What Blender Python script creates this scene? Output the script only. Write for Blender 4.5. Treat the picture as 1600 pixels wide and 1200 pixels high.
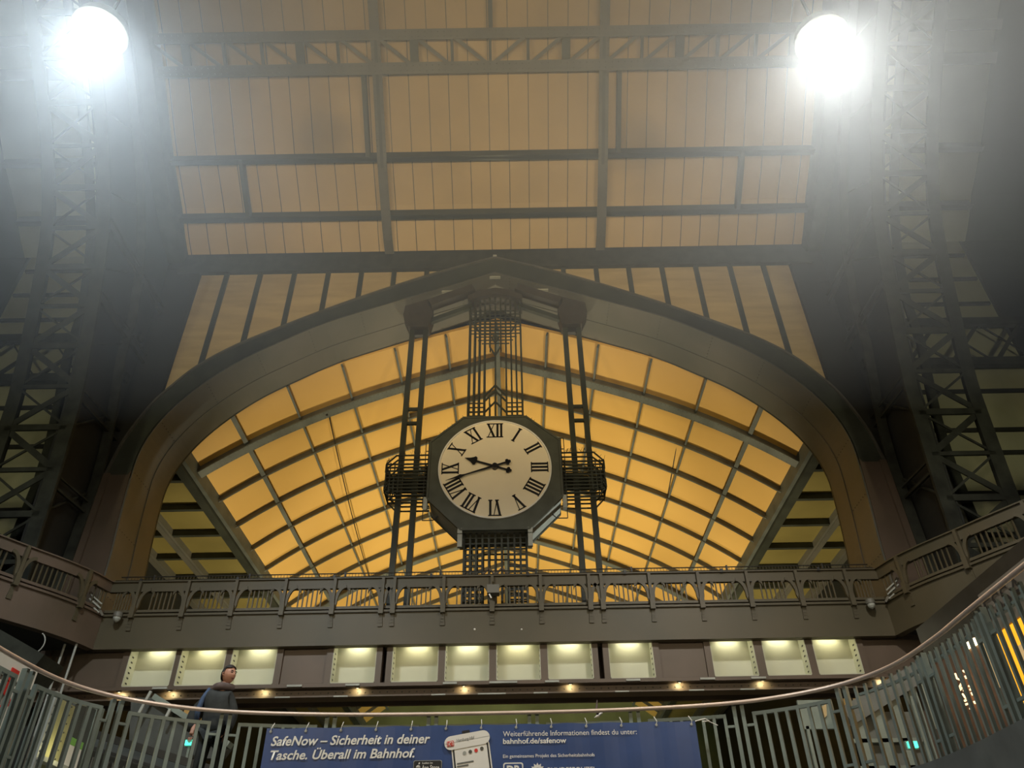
import bpy, math, random
import numpy as np
from math import radians, pi, cos, sin, tan, sqrt, atan2
from mathutils import Vector, Matrix
random.seed(7)
for o in list(bpy.data.objects): bpy.data.objects.remove(o)
S = bpy.context.scene
COL = S.collection

# ------------------------------------------------------------------ camera
CAM = Vector((0.5, 0, 1.6)); PITCH, ROLL, FPX = 37.0, -1.0, 1200.0
cd = bpy.data.cameras.new('camera'); cam = bpy.data.objects.new('camera', cd); COL.objects.link(cam)
cd.sensor_width = 36; cd.lens = 36 * FPX / 1600; cd.clip_end = 300; cd.clip_start = 0.05
RM = Matrix.Rotation(radians(90 + PITCH), 3, 'X') @ Matrix.Rotation(radians(ROLL), 3, 'Z')
cam.matrix_world = Matrix.Translation(CAM) @ RM.to_4x4()
S.camera = cam
# ------------------------------------------------------------------ world, exposure
S.view_settings.view_transform = 'Standard'; S.view_settings.look = 'None'
S.view_settings.exposure = 0.0; S.view_settings.gamma = 1; S.view_settings.use_curve_mapping = False
w = bpy.data.worlds.new('night'); S.world = w; w.use_nodes = True
w.node_tree.nodes['Background'].inputs[0].default_value = (0.35, 0.4, 0.5, 1)
w.node_tree.nodes['Background'].inputs[1].default_value = 0.012
S.cycles.max_bounces = 6; S.cycles.diffuse_bounces = 3; S.cycles.glossy_bounces = 2
S.cycles.volume_bounces = 0; S.cycles.sample_clamp_indirect = 4
S.cycles.use_denoising = True

def light(name, kind, loc, energy, color, target=None, size=.5, angle=None, blend=.5, sizey=None):
    d = bpy.data.lights.new(name, kind); d.energy = energy; d.color = color
    if kind == 'AREA':
        d.size = size
        if sizey: d.shape = 'RECTANGLE'; d.size_y = sizey
    else: d.shadow_soft_size = size
    if kind == 'SPOT': d.spot_size = radians(angle); d.spot_blend = blend
    o = bpy.data.objects.new(name, d); COL.objects.link(o); o.location = loc
    if target is not None:
        o.rotation_euler = (Vector(target) - Vector(loc)).to_track_quat('-Z', 'Y').to_euler()
    return o

# lights of the place, and added fill spots -----------------------------------------------------
WARM = (1.0, .80, .52)
LAMP_W = 4400
HAZE, HAZE_G = 0.030, 0.12
# uplighters of the train hall vault, standing behind the gallery
for Yq, wq in ((28.5, 3100), (37, 2050), (45, 750), (52, 120)):
    for sx in (-1, 1):
        light('vault_uplight', 'SPOT', (sx * 5.5, Yq, 4.4), wq, (1, .86, .55), (sx * 5.2, Yq + .8, 18), .6, 100, .35)
for sx in (-1, 0, 1):
    light('hall_uplight', 'SPOT', (sx * 7, -1.5, 5.5), 4500, (1, .80, .45), (sx * 4.0, 15.5, 20.5), .4, 56, .9)
for sx in (-1, 1):
    light('front_fill', 'SPOT', (sx * 8, -4.5, 9), 2100, (1, .82, .54), (-sx * 1.0, 18, 11), .5, 60, .7)  # added frontal fill for clock dial and gallery, unseen behind the camera

for sx in (-1, 1):
    light('side_bay_fill', 'SPOT', (sx * 14.5, 2, 5.0), 1300, (1, .95, .62), (sx * 13.6, 18, 15.5), .4, 44, .8)  # added spots that brighten the olive boards of the side bays
light('clock_floodlight', 'SPOT', (7.6, 19.3, 9.4), 1100, (.95, 1, .92), (1.3, 18.4, 11.0), .15, 20, .6)
light('end_wall_fill', 'SPOT', (0, 44, 5), 4000, (.95, 1, .7), (0, 56, 12), .5, 100, .8)  # added spot that lifts the dark end wall
for sx in (-1, 1):
    light('mezzanine_fill', 'SPOT', (sx * 6.5, 15.8, 7.2), 70, (1, .9, .62), (sx * 6.5, 14.5, 3), .2, 120, .8)  # added ambient fill for the area behind the railing
# ------------------------------------------------------------------ materials
def mat(name, col, rough=.6, metal=0, var=.12, scale=3, col2=None, bump=.0, emit=None, estr=0, spec=.5, stretch=None):
    m = bpy.data.materials.new(name); m.use_nodes = True; nt = m.node_tree
    b = nt.nodes['Principled BSDF']; b.inputs['Roughness'].default_value = rough; b.inputs['Metallic'].default_value = metal
    b.inputs['Specular IOR Level'].default_value = spec
    tc = nt.nodes.new('ShaderNodeTexCoord'); n = nt.nodes.new('ShaderNodeTexNoise'); n.inputs['Scale'].default_value = scale
    n.inputs['Detail'].default_value = 5
    if stretch:
        mp = nt.nodes.new('ShaderNodeMapping'); mp.inputs['Scale'].default_value = stretch
        nt.links.new(tc.outputs['Object'], mp.inputs[0]); nt.links.new(mp.outputs[0], n.inputs['Vector'])
    else: nt.links.new(tc.outputs['Object'], n.inputs['Vector'])
    r = nt.nodes.new('ShaderNodeValToRGB'); c2 = col2 or tuple(c * (1 - 2 * var) for c in col)
    r.color_ramp.elements[0].position = .3; r.color_ramp.elements[1].position = .7
    r.color_ramp.elements[0].color = (*c2, 1); r.color_ramp.elements[1].color = (*(c * (1 + var) for c in col), 1)
    nt.links.new(n.outputs['Fac'], r.inputs[0]); nt.links.new(r.outputs[0], b.inputs['Base Color'])
    if bump:
        bn = nt.nodes.new('ShaderNodeBump'); bn.inputs['Strength'].default_value = bump; bn.inputs['Distance'].default_value = .02
        nt.links.new(n.outputs['Fac'], bn.inputs['Height']); nt.links.new(bn.outputs[0], b.inputs['Normal'])
    if emit: b.inputs['Emission Color'].default_value = (*emit, 1); b.inputs['Emission Strength'].default_value = estr
    return m
M = {}
M['steel'] = mat('painted_steel', (.105, .10, .078), .5, var=.15, scale=1.5)
M['steel_dark'] = mat('dark_green_steel', (.045, .05, .036), .55, var=.2, scale=1.2)
M['steel_grey'] = mat('grey_green_steel', (.135, .148, .128), .5, var=.15, scale=1.5)
M['soffit'] = mat('soffit_steel', (.15, .14, .115), .5, var=.12, scale=.6, col2=(.118, .118, .094))
M['truss'] = mat('truss_steel', (.045, .047, .036), .8, var=.2, spec=.2)
M['brown'] = mat('brown_steel', (.125, .088, .062), .5, var=.15, scale=.8, col2=(.10, .075, .05))
M['black'] = mat('black_steel', (.022, .021, .017), .5, var=.2)
M['void'] = mat('unlit_dark_surface', (.028, .029, .024), .8, var=.25, scale=.5)  # shade of unlit walls and recesses put into the near-black colour
M['rivet'] = mat('rivet_steel', (.06, .06, .05), .5)
M['tan'] = mat('tan_board', (.58, .42, .21), .7, var=.07, scale=.5, col2=(.50, .36, .17))
M['tan_wall'] = mat('tan_render', (.55, .43, .22), .75, var=.1, scale=1.2, col2=(.45, .34, .17), stretch=(.4, 1, 2.5))
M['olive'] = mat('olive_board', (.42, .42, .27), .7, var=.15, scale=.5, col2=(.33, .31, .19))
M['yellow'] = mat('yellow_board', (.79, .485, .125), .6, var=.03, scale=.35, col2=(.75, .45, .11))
M['yellow_side'] = mat('dim_yellow_board', (.27, .22, .065), .6, var=.1, scale=.5)  # yellow boards darkened: weaker light on the side ceilings put into the colour
M['dial'] = mat('dial_enamel', (.95, .83, .60), .35, var=.03, scale=.8)
M['case'] = mat('clock_case_steel', (.085, .09, .07), .5, var=.1)
M['pale'] = mat('pale_grey_steel', (.42, .43, .38), .5, var=.1)
M['niche'] = mat('niche_board', (.56, .56, .43), .6, var=.04, scale=1)
M['rail'] = mat('brass_rail', (.92, .74, .62), .45, .75, var=.04)
M['fence'] = mat('grey_fence_paint', (.225, .265, .225), .45, var=.08)
M['slab'] = mat('grey_slab_paint', (.16, .165, .145), .7, var=.1)
M['gusset'] = mat('dull_grey_plate', (.075, .08, .07), .7)
M['floor'] = mat('stone_floor', (.16, .14, .12), .5, var=.15, scale=2)
M['navy'] = mat('navy_banner', (.035, .075, .22), .45, var=.08, scale=2)
M['white'] = mat('white_print', (.85, .82, .74), .5, var=.02)
M['red'] = mat('red_print', (.7, .04, .03), .5)
M['print_black'] = mat('black_print', (.02, .02, .02), .5)
M['dial_black'] = mat('black_enamel', (.012, .011, .012), .4)
M['skin'] = mat('skin', (.50, .25, .16), .5, var=.06, scale=12)
M['hair'] = mat('dark_hair', (.02, .016, .013), .6, scale=30)
M['jacket'] = mat('dark_jacket', (.028, .032, .030), .8, var=.2, scale=8, bump=.3)
M['hood'] = mat('brown_hood', (.13, .095, .085), .85, var=.2, scale=8)
M['blue'] = mat('blue_strap', (.06, .10, .19), .8)
M['lens'] = mat('lamp_lens', (1, 1, 1), .5, emit=(1, .98, .95), estr=18)
M['tube'] = mat('lit_tube', (1, 1, 1), .5, emit=(1, .93, .55), estr=3)
M['exit'] = mat('exit_glow', (.1, .8, .6), .5, emit=(.1, .9, .6), estr=1.2)
M['orange'] = mat('orange_lightbox', (1, .5, .05), .5, emit=(1, .42, .01), estr=1.0)
M['neon'] = mat('warm_neon', (1, .7, .4), .5, emit=(1, .72, .40), estr=1.6)
M['shop'] = mat('shop_wood', (.22, .11, .06), .5, var=.2)
M['shop_lit'] = mat('shop_lit_panel', (.6, .40, .2), .5, emit=(.75, .5, .22), estr=.45)
M['taupe'] = mat('taupe_board', (.2, .17, .13), .6)

# ------------------------------------------------------------------ helpers
def at(px, py, Y):
    d = RM @ Vector(((px - 800) / FPX, -(py - 600) / FPX, -1)); return CAM + d * ((Y - CAM.y) / d.y)
def atx(px, py, X):
    d = RM @ Vector(((px - 800) / FPX, -(py - 600) / FPX, -1)); return CAM + d * ((X - CAM.x) / d.x)

class MB:
    def __init__(s): s.v = []; s.f = []; s.mk = []
    def mark(s): s.mk.append((len(s.v), len(s.f)))
    def build_each(s, name, m, parent=None):
        mk = s.mk + [(len(s.v), len(s.f))]; last = None
        for (v0, f0), (v1, f1) in zip(mk, mk[1:]):
            b = MB(); b.v = s.v[v0:v1]; b.f = [tuple(i-v0 for i in f) for f in s.f[f0:f1]]; last = b.build(name, m, parent)
        return last
    def hexa(s, c):       # 8 corners: bottom 4, top 4
        s.mark(); n = len(s.v); s.v += [tuple(p) for p in c]
        s.f += [tuple(n + i for i in q) for q in ((0,3,2,1),(4,5,6,7),(0,1,5,4),(1,2,6,5),(2,3,7,6),(3,0,4,7))]
        return s
    def box(s, x0, x1, y0, y1, z0, z1):
        return s.hexa([(x0,y0,z0),(x1,y0,z0),(x1,y1,z0),(x0,y1,z0),(x0,y0,z1),(x1,y0,z1),(x1,y1,z1),(x0,y1,z1)])
    def bar(s, p, q, w, h, side=None):   # w along side, h across
        p = Vector(p); q = Vector(q); t = (q - p).normalized()
        sd = Vector(side) if side is not None else (Vector((0,0,1)).cross(t) if abs(t.z) < .95 else Vector((1,0,0)))
        sd = (sd - t * sd.dot(t)).normalized(); n = t.cross(sd)
        a = sd * w / 2; b = n * h / 2
        return s.hexa([p-a-b, p+a-b, p+a+b, p-a+b, q-a-b, q+a-b, q+a+b, q-a+b])
    def sweep(s, path, side, w, h, off=0, closed=False):
        # rectangle swept in the plane normal to side; off moves it along normal (side x tangent)
        s.mark(); P = [Vector(p) for p in path]; sd = Vector(side).normalized(); N = len(P); base = len(s.v)
        for i in range(N):
            if closed: a, b = P[i-1], P[(i+1) % N]; t1 = (P[i]-a).normalized(); t2 = (b-P[i]).normalized()
            else:
                t1 = (P[i]-P[max(i-1,0)]).normalized() if i else (P[1]-P[0]).normalized()
                t2 = (P[min(i+1,N-1)]-P[i]).normalized() if i < N-1 else t1
            t = (t1+t2).normalized(); n = sd.cross(t).normalized(); k = 1/max(.5, t.dot(t1))
            for du, dn in ((-1,-1),(1,-1),(1,1),(-1,1)):
                s.v.append(tuple(P[i] + sd*w/2*du + n*(off + dn*h/2)*k))
        R = N if closed else N-1
        for i in range(R):
            a = base+4*i; b = base+4*((i+1) % N)
            for j in range(4): s.f.append((a+j, a+(j+1)%4, b+(j+1)%4, b+j))
        if not closed: s.f += [(base+3,base+2,base+1,base), tuple(base+4*(N-1)+j for j in range(4))]
        return s
    def tube(s, path, r, n=8, closed=False):
        s.mark(); P = [Vector(p) for p in path]; N = len(P); base = len(s.v); ref = None
        for i in range(N):
            a = P[max(i-1,0)]; b = P[min(i+1,N-1)]; t = (b-a).normalized()
            if ref is None: ref = t.orthogonal().normalized()
            ref = (ref - t*ref.dot(t)).normalized(); bi = t.cross(ref)
            rr = r[i] if isinstance(r, (list, tuple)) else r
            for k in range(n):
                th = 2*pi*k/n; s.v.append(tuple(P[i] + (ref*cos(th)+bi*sin(th))*rr))
        for i in range(N-1):
            for k in range(n): s.f.append((base+i*n+k, base+i*n+(k+1)%n, base+(i+1)*n+(k+1)%n, base+(i+1)*n+k))
        s.f += [tuple(base+k for k in reversed(range(n))), tuple(base+(N-1)*n+k for k in range(n))]
        return s
    def prism(s, poly, d):   # poly: list of 3D points (planar), extruded by d
        s.mark(); P = [Vector(p) for p in poly]; d = Vector(d); n = len(P); b = len(s.v)
        s.v += [tuple(p) for p in P] + [tuple(p+d) for p in P]
        s.f += [tuple(b+i for i in range(n)), tuple(b+n+i for i in reversed(range(n)))]
        s.f += [(b+i, b+n+i, b+n+(i+1)%n, b+(i+1)%n) for i in range(n)]
        return s
    def rivet(s, p, n, r=.02):
        s.mark(); p = Vector(p); n = Vector(n).normalized(); u = n.orthogonal().normalized(); v = n.cross(u); b = len(s.v)
        for k in range(6): s.v.append(tuple(p + (u*cos(k*pi/3)+v*sin(k*pi/3))*r))
        for k in range(6): s.v.append(tuple(p + (u*cos(k*pi/3)+v*sin(k*pi/3))*r*.55 + n*r*.7))
        s.f += [(b+k, b+(k+1)%6, b+6+(k+1)%6, b+6+k) for k in range(6)] + [tuple(b+6+k for k in range(6))]
        return s
    def disc(s, c, nrm, r, d, n=48):
        c = Vector(c); nn = Vector(nrm).normalized(); u = nn.orthogonal().normalized(); v = nn.cross(u)
        return s.prism([c + (u*cos(2*pi*k/n)+v*sin(2*pi*k/n))*r for k in range(n)], nn*d)
    def build(s, name, m, parent=None, smooth=False):
        me = bpy.data.meshes.new(name); me.from_pydata(s.v, [], s.f); me.validate()
        import bmesh
        bm = bmesh.new(); bm.from_mesh(me); bmesh.ops.recalc_face_normals(bm, faces=bm.faces); bm.to_mesh(me); bm.free()
        me.materials.append(M[m] if isinstance(m, str) else m)
        if smooth: me.shade_smooth()
        o = bpy.data.objects.new(name, me); COL.objects.link(o)
        if parent is not None:
            o.parent = parent
            if parent.type == 'EMPTY' or True: o.matrix_parent_inverse = parent.matrix_world.inverted()
        return o

def tag(o, label, cat, group=None):
    o['label'] = label; o['category'] = cat
    if group: o['group'] = group
    return o
def struct(o): o['kind'] = 'structure'; return o
def thing(name, loc, label, cat, group=None):
    o = bpy.data.objects.new(name, None); COL.objects.link(o); o.location = loc
    o.empty_display_size = .1
    o.matrix_world = Matrix.Translation(Vector(loc))
    return tag(o, label, cat, group)
ORD = ['first','second','third','fourth','fifth','sixth','seventh','eighth','ninth','tenth','eleventh','twelfth','thirteenth','fourteenth','fifteenth','sixteenth']
def smooth_path(pts, n=6):
    P = [Vector(p) for p in pts]; out = []
    for i in range(len(P)-1):
        p0 = P[i-1] if i else P[0]*2-P[1]; p1 = P[i]; p2 = P[i+1]; p3 = P[i+2] if i+2 < len(P) else P[-1]*2-P[-2]
        for k in range(n):
            t = k/n
            out.append(.5*((2*p1)+(p2-p0)*t+(2*p0-5*p1+4*p2-p3)*t*t+(3*p1-p0-3*p2+p3)*t**3))
    out.append(P[-1]); return out
def resample(path, step):
    P = [Vector(p) for p in path]; out = []; acc = 0; nxt = step/2
    for a, b in zip(P, P[1:]):
        L = (b-a).length
        while nxt <= acc+L:
            out.append((a.lerp(b, (nxt-acc)/L), (b-a).normalized())); nxt += step
        acc += L
    return out

# ================================================================== SETTING
# --- portal wall above the arch, main hall roof
HI = [(0,19.8),(1.6,19.17),(3.5,18.44),(5.3,17.7),(6.6,16.95),(7.6,16.3),(8.5,15.5),(9.2,14.65),(9.65,13.8),(9.85,13.0),(9.86,12.2),(9.8,11),(9.72,9.8),(9.68,7.6)]
HO = [(0,20.46),(1.75,19.84),(3.62,19.05),(5.2,18.3),(6.62,17.55),(7.9,16.82),(8.89,16.05),(9.5,15.3),(9.95,14.6),(10.37,13.45),(10.55,12.35)]
def mirror(h): return [(-x, z) for x, z in reversed(h)] + [p for p in h if p[0] > 0]
PI_ = smooth_path([(x,0,z) for x,z in HI], 4); PO_ = smooth_path([(x,0,z) for x,z in HO], 4)

def lerp_z(path, x):
    for a, b in zip(path, path[1:]):
        if a.x <= x <= b.x: return a.z + (b.z-a.z)*(x-a.x)/max(1e-6, b.x-a.x)
    return path[-1].z
# gable wall: polygon strips following arch outer
wb = MB()
xs = [i*9.83/40 for i in range(41)]
for sgn in (-1, 1):
    for a, b in zip(xs, xs[1:]):
        za = lerp_z(PO_, a)-.3; zb = lerp_z(PO_, b)-.3
        wb.hexa([(sgn*a,18.25,za),(sgn*b,18.25,zb),(sgn*b,18.45,zb),(sgn*a,18.45,za),(sgn*a,18.25,20.3),(sgn*b,18.25,20.3),(sgn*b,18.45,20.3),(sgn*a,18.45,20.3)])
wall_back = struct(wb.build('wall_back', 'tan_wall'))
for x in (2.28,3.37,4.46,5.57,6.7,7.84,8.96):
    for sgn in (-1,1):
        z0 = lerp_z(PO_, x)-.25
        MB().box(sgn*x-.075, sgn*x+.075, 18.17, 18.26, z0, 20.2).build('mullion', 'steel_dark', wall_back)

# roof rib profile (y,z), lower flange
HR = [(18.0,20.75),(17.4,20.95),(16.6,21.4),(15.3,22.25),(13.3,23.9),(11.65,25.05),(9,26.7),(5,28.3),(0,29.2)]
RP = smooth_path([(0,y,z) for y,z in HR], 5)
def rz(Y):
    for a, b in zip(RP, RP[1:]):
        if b.y <= Y <= a.y: return a.z+(b.z-a.z)*(Y-a.y)/(b.y-a.y)
    return RP[-1].z
SKIN = [Vector((0, p.y, p.z + .12 + .40*min(1, (18-p.y)/1.2))) for p in RP]
def roofsheet(x0, x1, off=0):
    b = MB()
    for p, q in zip(SKIN, SKIN[1:]):
        b.hexa([(x0,p.y,p.z+off),(x1,p.y,p.z+off),(x1,q.y,q.z+off),(x0,q.y,q.z+off),(x0,p.y,p.z+.12+off),(x1,p.y,p.z+.12+off),(x1,q.y,q.z+.12+off),(x0,q.y,q.z+.12+off)])
    return b
ceil = struct(roofsheet(-10.42, 10.42).build('ceiling', 'tan'))
sm = MB()
x = -10.25
while x < 10.4:
    sm.sweep([p + Vector((x, 0, 0)) for p in SKIN], (1,0,0), .022, .03, 0)
    x += .635
sm.build('board_joints', 'rivet', ceil)
for sgn, nm in ((-1,'left'),(1,'right')):
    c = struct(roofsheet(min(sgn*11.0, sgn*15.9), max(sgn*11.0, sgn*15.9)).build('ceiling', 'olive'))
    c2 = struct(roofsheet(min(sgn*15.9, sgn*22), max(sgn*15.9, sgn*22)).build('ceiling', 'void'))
    # side bay end wall, boards with horizontal battens
    wl = struct(MB().box(min(sgn*11.1, sgn*15.9), max(sgn*11.1, sgn*15.9), 18.25, 18.45, 3.3, 21.4).build('wall_'+nm, 'olive'))
    for z in (9.0,10.2,11.4,12.65,13.4,14.75,18.2,19.3,20.4):
        MB().box(min(sgn*10.6, sgn*15.8), max(sgn*10.6, sgn*15.8), 18.15, 18.26, z-.05, z+.05).build('batten', 'void', wl)
    # dark outer side walls and back
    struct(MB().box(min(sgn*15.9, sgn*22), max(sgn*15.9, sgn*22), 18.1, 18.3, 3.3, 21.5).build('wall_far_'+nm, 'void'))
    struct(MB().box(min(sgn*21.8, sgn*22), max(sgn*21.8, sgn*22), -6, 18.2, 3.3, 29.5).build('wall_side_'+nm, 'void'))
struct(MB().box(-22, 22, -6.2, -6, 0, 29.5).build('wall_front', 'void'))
struct(MB().box(-22, 22, -6, 0.2, 29.3, 29.5).build('ceiling', 'void'))

# --- floors
PATH_H = [(5.15,-5.5),(5.16,2),(5.18,7.3),(5.2,8.7),(5.08,9.75),(4.68,10.5),(3.98,11.05),(3.14,11.35),(1.7,11.54)]
RAILXY = [Vector((-x,y,0)) for x,y in PATH_H] + [Vector((0,11.58,0))] + [Vector((x,y,0)) for x,y in reversed(PATH_H)]
RAILXY = smooth_path(RAILXY, 6)
FL = 3.35
fb = MB()
# slab around the opening: quads from the offset path out to a big rectangle
def offs(path, d):
    out = []
    for i, p in enumerate(path):
        t = (path[min(i+1,len(path)-1)] - path[max(i-1,0)]).normalized(); n = Vector((-t.y, t.x, 0))
        out.append(p + n*d)
    return out
inner = offs(RAILXY, .02)
outer = []
for p in inner:
    d = Vector((p.x, max(p.y-6, 0), 0)) if p.y > 6 else Vector((1 if p.x > 0 else -1, 0, 0))
    k = min(22/abs(d.x) if abs(d.x) > 1e-6 else 1e9, (18-6)/d.y if d.y > 1e-6 else 1e9)
    o_ = Vector((0, 6, 0)) + d*k if p.y > 6 else Vector((22*(1 if p.x > 0 else -1), p.y, 0)); outer.append(o_)
for i in range(len(inner)-1):
    a, b, c, d = inner[i], inner[i+1], outer[i+1], outer[i]
    fb.hexa([(v.x, v.y, FL-.42) for v in (a,b,c,d)] + [(v.x, v.y, FL) for v in (a,b,c,d)])
fb.box(-22, 22, 18, 60, FL-.42, FL)
struct(fb.build('floor', 'slab'))
struct(MB().box(-12, 12, -6, 18, -.2, 0).build('floor', 'floor'))

# ================================================================== TRAIN HALL VAULT
VD = [(0,19.12),(1.7,18.70),(3.35,18.05),(5.05,17.36),(6.75,16.6),(8.4,15.78),(9.9,14.6)]
vx = [a for a,_ in VD]; vz = [b for _,b in VD]; pc = np.polyfit(vx, vz, 3)
def zv(x): return float(np.polyval(pc, abs(x)))
XS = [i*.5 for i in range(20)] + [9.9]
def vpath(Y, off=0, x0=-9.9, x1=9.9):
    xx = sorted(set([-a for a in XS] + XS)); return [Vector((a, Y, zv(a)+off)) for a in xx if x0-1e-6 <= a <= x1+1e-6]
YEND = 56
cv = MB(); vp = vpath(0, .28)
for a, b in zip(vp, vp[1:]):
    cv.hexa([(a.x,20.0,a.z),(b.x,20.0,b.z),(b.x,YEND,b.z),(a.x,YEND,a.z),(a.x,20.0,a.z+.12),(b.x,20.0,b.z+.12),(b.x,YEND,b.z+.12),(a.x,YEND,a.z+.12)])
struct(cv.build('ceiling', 'yellow'))
# flat side ceilings
for sgn in (-1, 1):
    nm = 'left' if sgn < 0 else 'right'
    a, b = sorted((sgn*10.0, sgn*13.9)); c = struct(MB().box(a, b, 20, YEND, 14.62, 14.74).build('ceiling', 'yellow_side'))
    a, b = sorted((sgn*13.9, sgn*14.1)); struct(MB().box(a, b, 20, YEND, FL, 14.8).build('wall_track_'+nm, 'void'))
    # back face between portal and hall
    a, b = sorted((sgn*10.7, sgn*14.1)); struct(MB().box(a, b, 20, 20.2, FL, 14.7).build('wall_return_'+nm, 'void'))
M['night'] = mat('night_glass', (.16, .19, .09), .4, var=.2, scale=.3)
struct(MB().box(-14.1, 14.1, YEND, YEND+.2, FL, 20).build('wall_end', 'night'))

def rivrow(b, pts, nrm, r=.02):
    for p in pts: b.rivet(p, nrm, r)

# cross ribs
def big_rib(Y, label):
    t = thing('vault_rib', (0, Y, zv(0)), label, 'vault rib', 'broad riveted cross ribs of the yellow vault')
    MB().sweep(vpath(Y), (0,1,0), .38, .05).build('flange', 'steel_grey', t)
    MB().sweep(vpath(Y, .2), (0,1,0), .16, .36).build('web', 'steel', t)
    if Y < 30:
        rv = MB()
        for xx in np.arange(-9.7, 9.75, .14):
            for dy in (-.14, .14):
                h = .01; sl = (zv(xx+h)-zv(xx-h))/(2*h); n = Vector((sl, 0, -1))
                rv.rivet((xx, Y+dy, zv(xx)-.026), n, .018)
        rv.build('rivets', 'rivet', t)['kind'] = 'stuff'
    return t
big_rib(22, 'broad grey riveted cross rib of the yellow vault, nearest behind the portal arch')
big_rib(36, 'broad dark cross rib of the yellow vault, next broad one, passing behind the clock bottom')
big_rib(50, 'farthest broad cross rib of the yellow vault, low behind the gallery parapet')
k = 0
for Y in list(range(24, 36, 2)) + list(range(38, 50, 2)) + [52, 54]:
    where = ('%s thin cross rib of the vault beyond the nearest broad riveted rib' % ORD[k]) if Y < 36 else \
            ('%s thin cross rib of the vault beyond the second broad rib' % ORD[k-6]) if Y < 50 else \
            ('%s thin cross rib of the vault beyond the third broad rib' % ORD[k-12])
    t = thing('vault_rib', (0, Y, zv(0)), where, 'vault rib', 'thin cross ribs of the yellow vault')
    MB().sweep(vpath(Y, .06), (0,1,0), .075, .025).build('flange', 'steel_grey', t)
    MB().sweep(vpath(Y, .18), (0,1,0), .05, .24).build('web', 'steel', t)
    k += 1
# lengthwise purlins
for i, x in enumerate((1.68,3.38,5.08,6.78,8.45)):
    for sgn in (-1, 1):
        z = zv(x); sl = zv(x+.01)-zv(x-.01); n = Vector((-sgn*sl/.02, 0, 1)).normalized(); sd = Vector((n.z, 0, -n.x))
        big = i == 4
        side = 'left' if sgn < 0 else 'right'
        o = MB().bar(Vector((sgn*x,20,z))+n*.17, Vector((sgn*x,YEND,z))+n*.17, .15 if big else .065, .2 if big else .15, sd).build('vault_purlin', 'steel_grey')
        tag(o, ('thick grey lengthwise purlin of the vault, last before the %s edge beam' if big else ORD[i]+' thin lengthwise purlin to the %s of the vault ridge') % side, 'purlin', 'lengthwise purlins of the yellow vault')
o = MB().bar((0,20,19.02),(0,YEND,19.02), .16, .12).bar((0,20,19.2),(0,YEND,19.2), .06, .35).build('ridge_beam', 'steel_grey')
tag(o, 'grey ridge beam along the top of the yellow vault', 'ridge beam')
for sgn in (-1, 1):
    side = 'left' if sgn < 0 else 'right'
    t = thing('edge_beam', (sgn*10, 38, 14.4), 'long steel edge beam between bright vault and dim %s side ceiling' % side, 'edge beam', 'edge beams of the yellow vault')
    MB().bar((sgn*9.98,20,14.80),(sgn*9.98,YEND,14.80), .14, .70).build('flange', 'steel_grey', t)
    MB().bar((sgn*10.22,20,14.5),(sgn*10.22,YEND,14.5), .30, .3).build('web', 'steel_dark', t)
    for xx, nm in ((12.35,'middle'), (13.7,'outer')):
        o = MB().bar((sgn*xx,20,14.42),(sgn*xx,YEND,14.42), .2, .22).bar((sgn*(xx-.14),20,14.5),(sgn*(xx-.14),YEND,14.5),.08,.25).build('side_ceiling_beam', 'soffit')
        tag(o, '%s lengthwise beam under the dim %s side ceiling' % (nm, side), 'beam')
    for j, Y in enumerate(range(22, 56, 2)):
        if j > 8: break
        o = MB().bar((sgn*10.3,Y,14.5),(sgn*13.9,Y,14.5), .16, .22).build('side_ceiling_bar', 'steel_dark')
        tag(o, '%s crossbar from the portal under the dim %s side ceiling' % (ORD[j], side), 'crossbar', 'crossbars under the %s side ceiling' % side)
# contact wire droppers
for sgn, p0, p1, s_ in ((-1, at(512,640,22), at(578,905,36), 'left'), (1, at(1068,632,22), at(1018,890,36), 'right')):
    t = thing('overhead_cable', p0, 'thin dark cable hanging inside the vault %s of the clock' % s_, 'cable', 'cables hanging in the vault')
    MB().tube([p0 + (p1-p0)*f - Vector((0,0,.25*4*f*(1-f))) for f in [i/10 for i in range(11)]], .022, 6).build('wire', 'black', t)
    MB().bar(p0+Vector((0,0,.12)), p0-Vector((0,0,.25)), .07, .07).build('insulator', 'black', t)

# ================================================================== PORTAL ARCH
t = thing('portal_arch', (0, 19, 7.5), 'huge riveted steel portal arch framing the yellow vault and the clock', 'arch')
fw = MB(); inn = [Vector((-p.x,0,p.z)) for p in reversed(PI_)] + PI_[1:]; out = [Vector((-p.x,0,p.z)) for p in reversed(PO_)] + PO_[1:]
# front web strips between inner and outer edge by arc-fraction
def frac(path, n):
    L = [0]
    for a, b in zip(path, path[1:]): L.append(L[-1]+(b-a).length)
    o_ = []
    for i in range(n+1):
        d = L[-1]*i/n; j = max(k for k in range(len(L)) if L[k] <= d+1e-9); j = min(j, len(path)-2)
        o_.append(path[j].lerp(path[j+1], (d-L[j])/(L[j+1]-L[j])))
    return o_
innU = [p for p in PI_ if p.z >= 12.0]
A_ = frac(innU, 40); B_ = frac(PO_, 40)
for sgn in (-1, 1):
    for i in range(40):
        a, b, c, d = A_[i], A_[i+1], B_[i+1], B_[i]
        P = [(sgn*v.x, 18.0, v.z) for v in (a,b,c,d)] + [(sgn*v.x, 18.08, v.z) for v in (a,b,c,d)]
        fw.hexa(P)
fw.build('front_web', 'steel_dark', t)
so = MB().sweep([p+Vector((0,18.55,0)) for p in inn], (0,1,0), 1.1, .05, .0); so.build('soffit_plate', 'soffit', t)
so = MB().sweep([p+Vector((0,19.55,0)) for p in inn], (0,1,0), .92, .05, .02); so.build('soffit_plate', 'soffit', t)
MB().sweep([p+Vector((0,19.09,0)) for p in inn], (0,1,0), .03, .07, -.01).build('seam', 'black', t)
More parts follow.
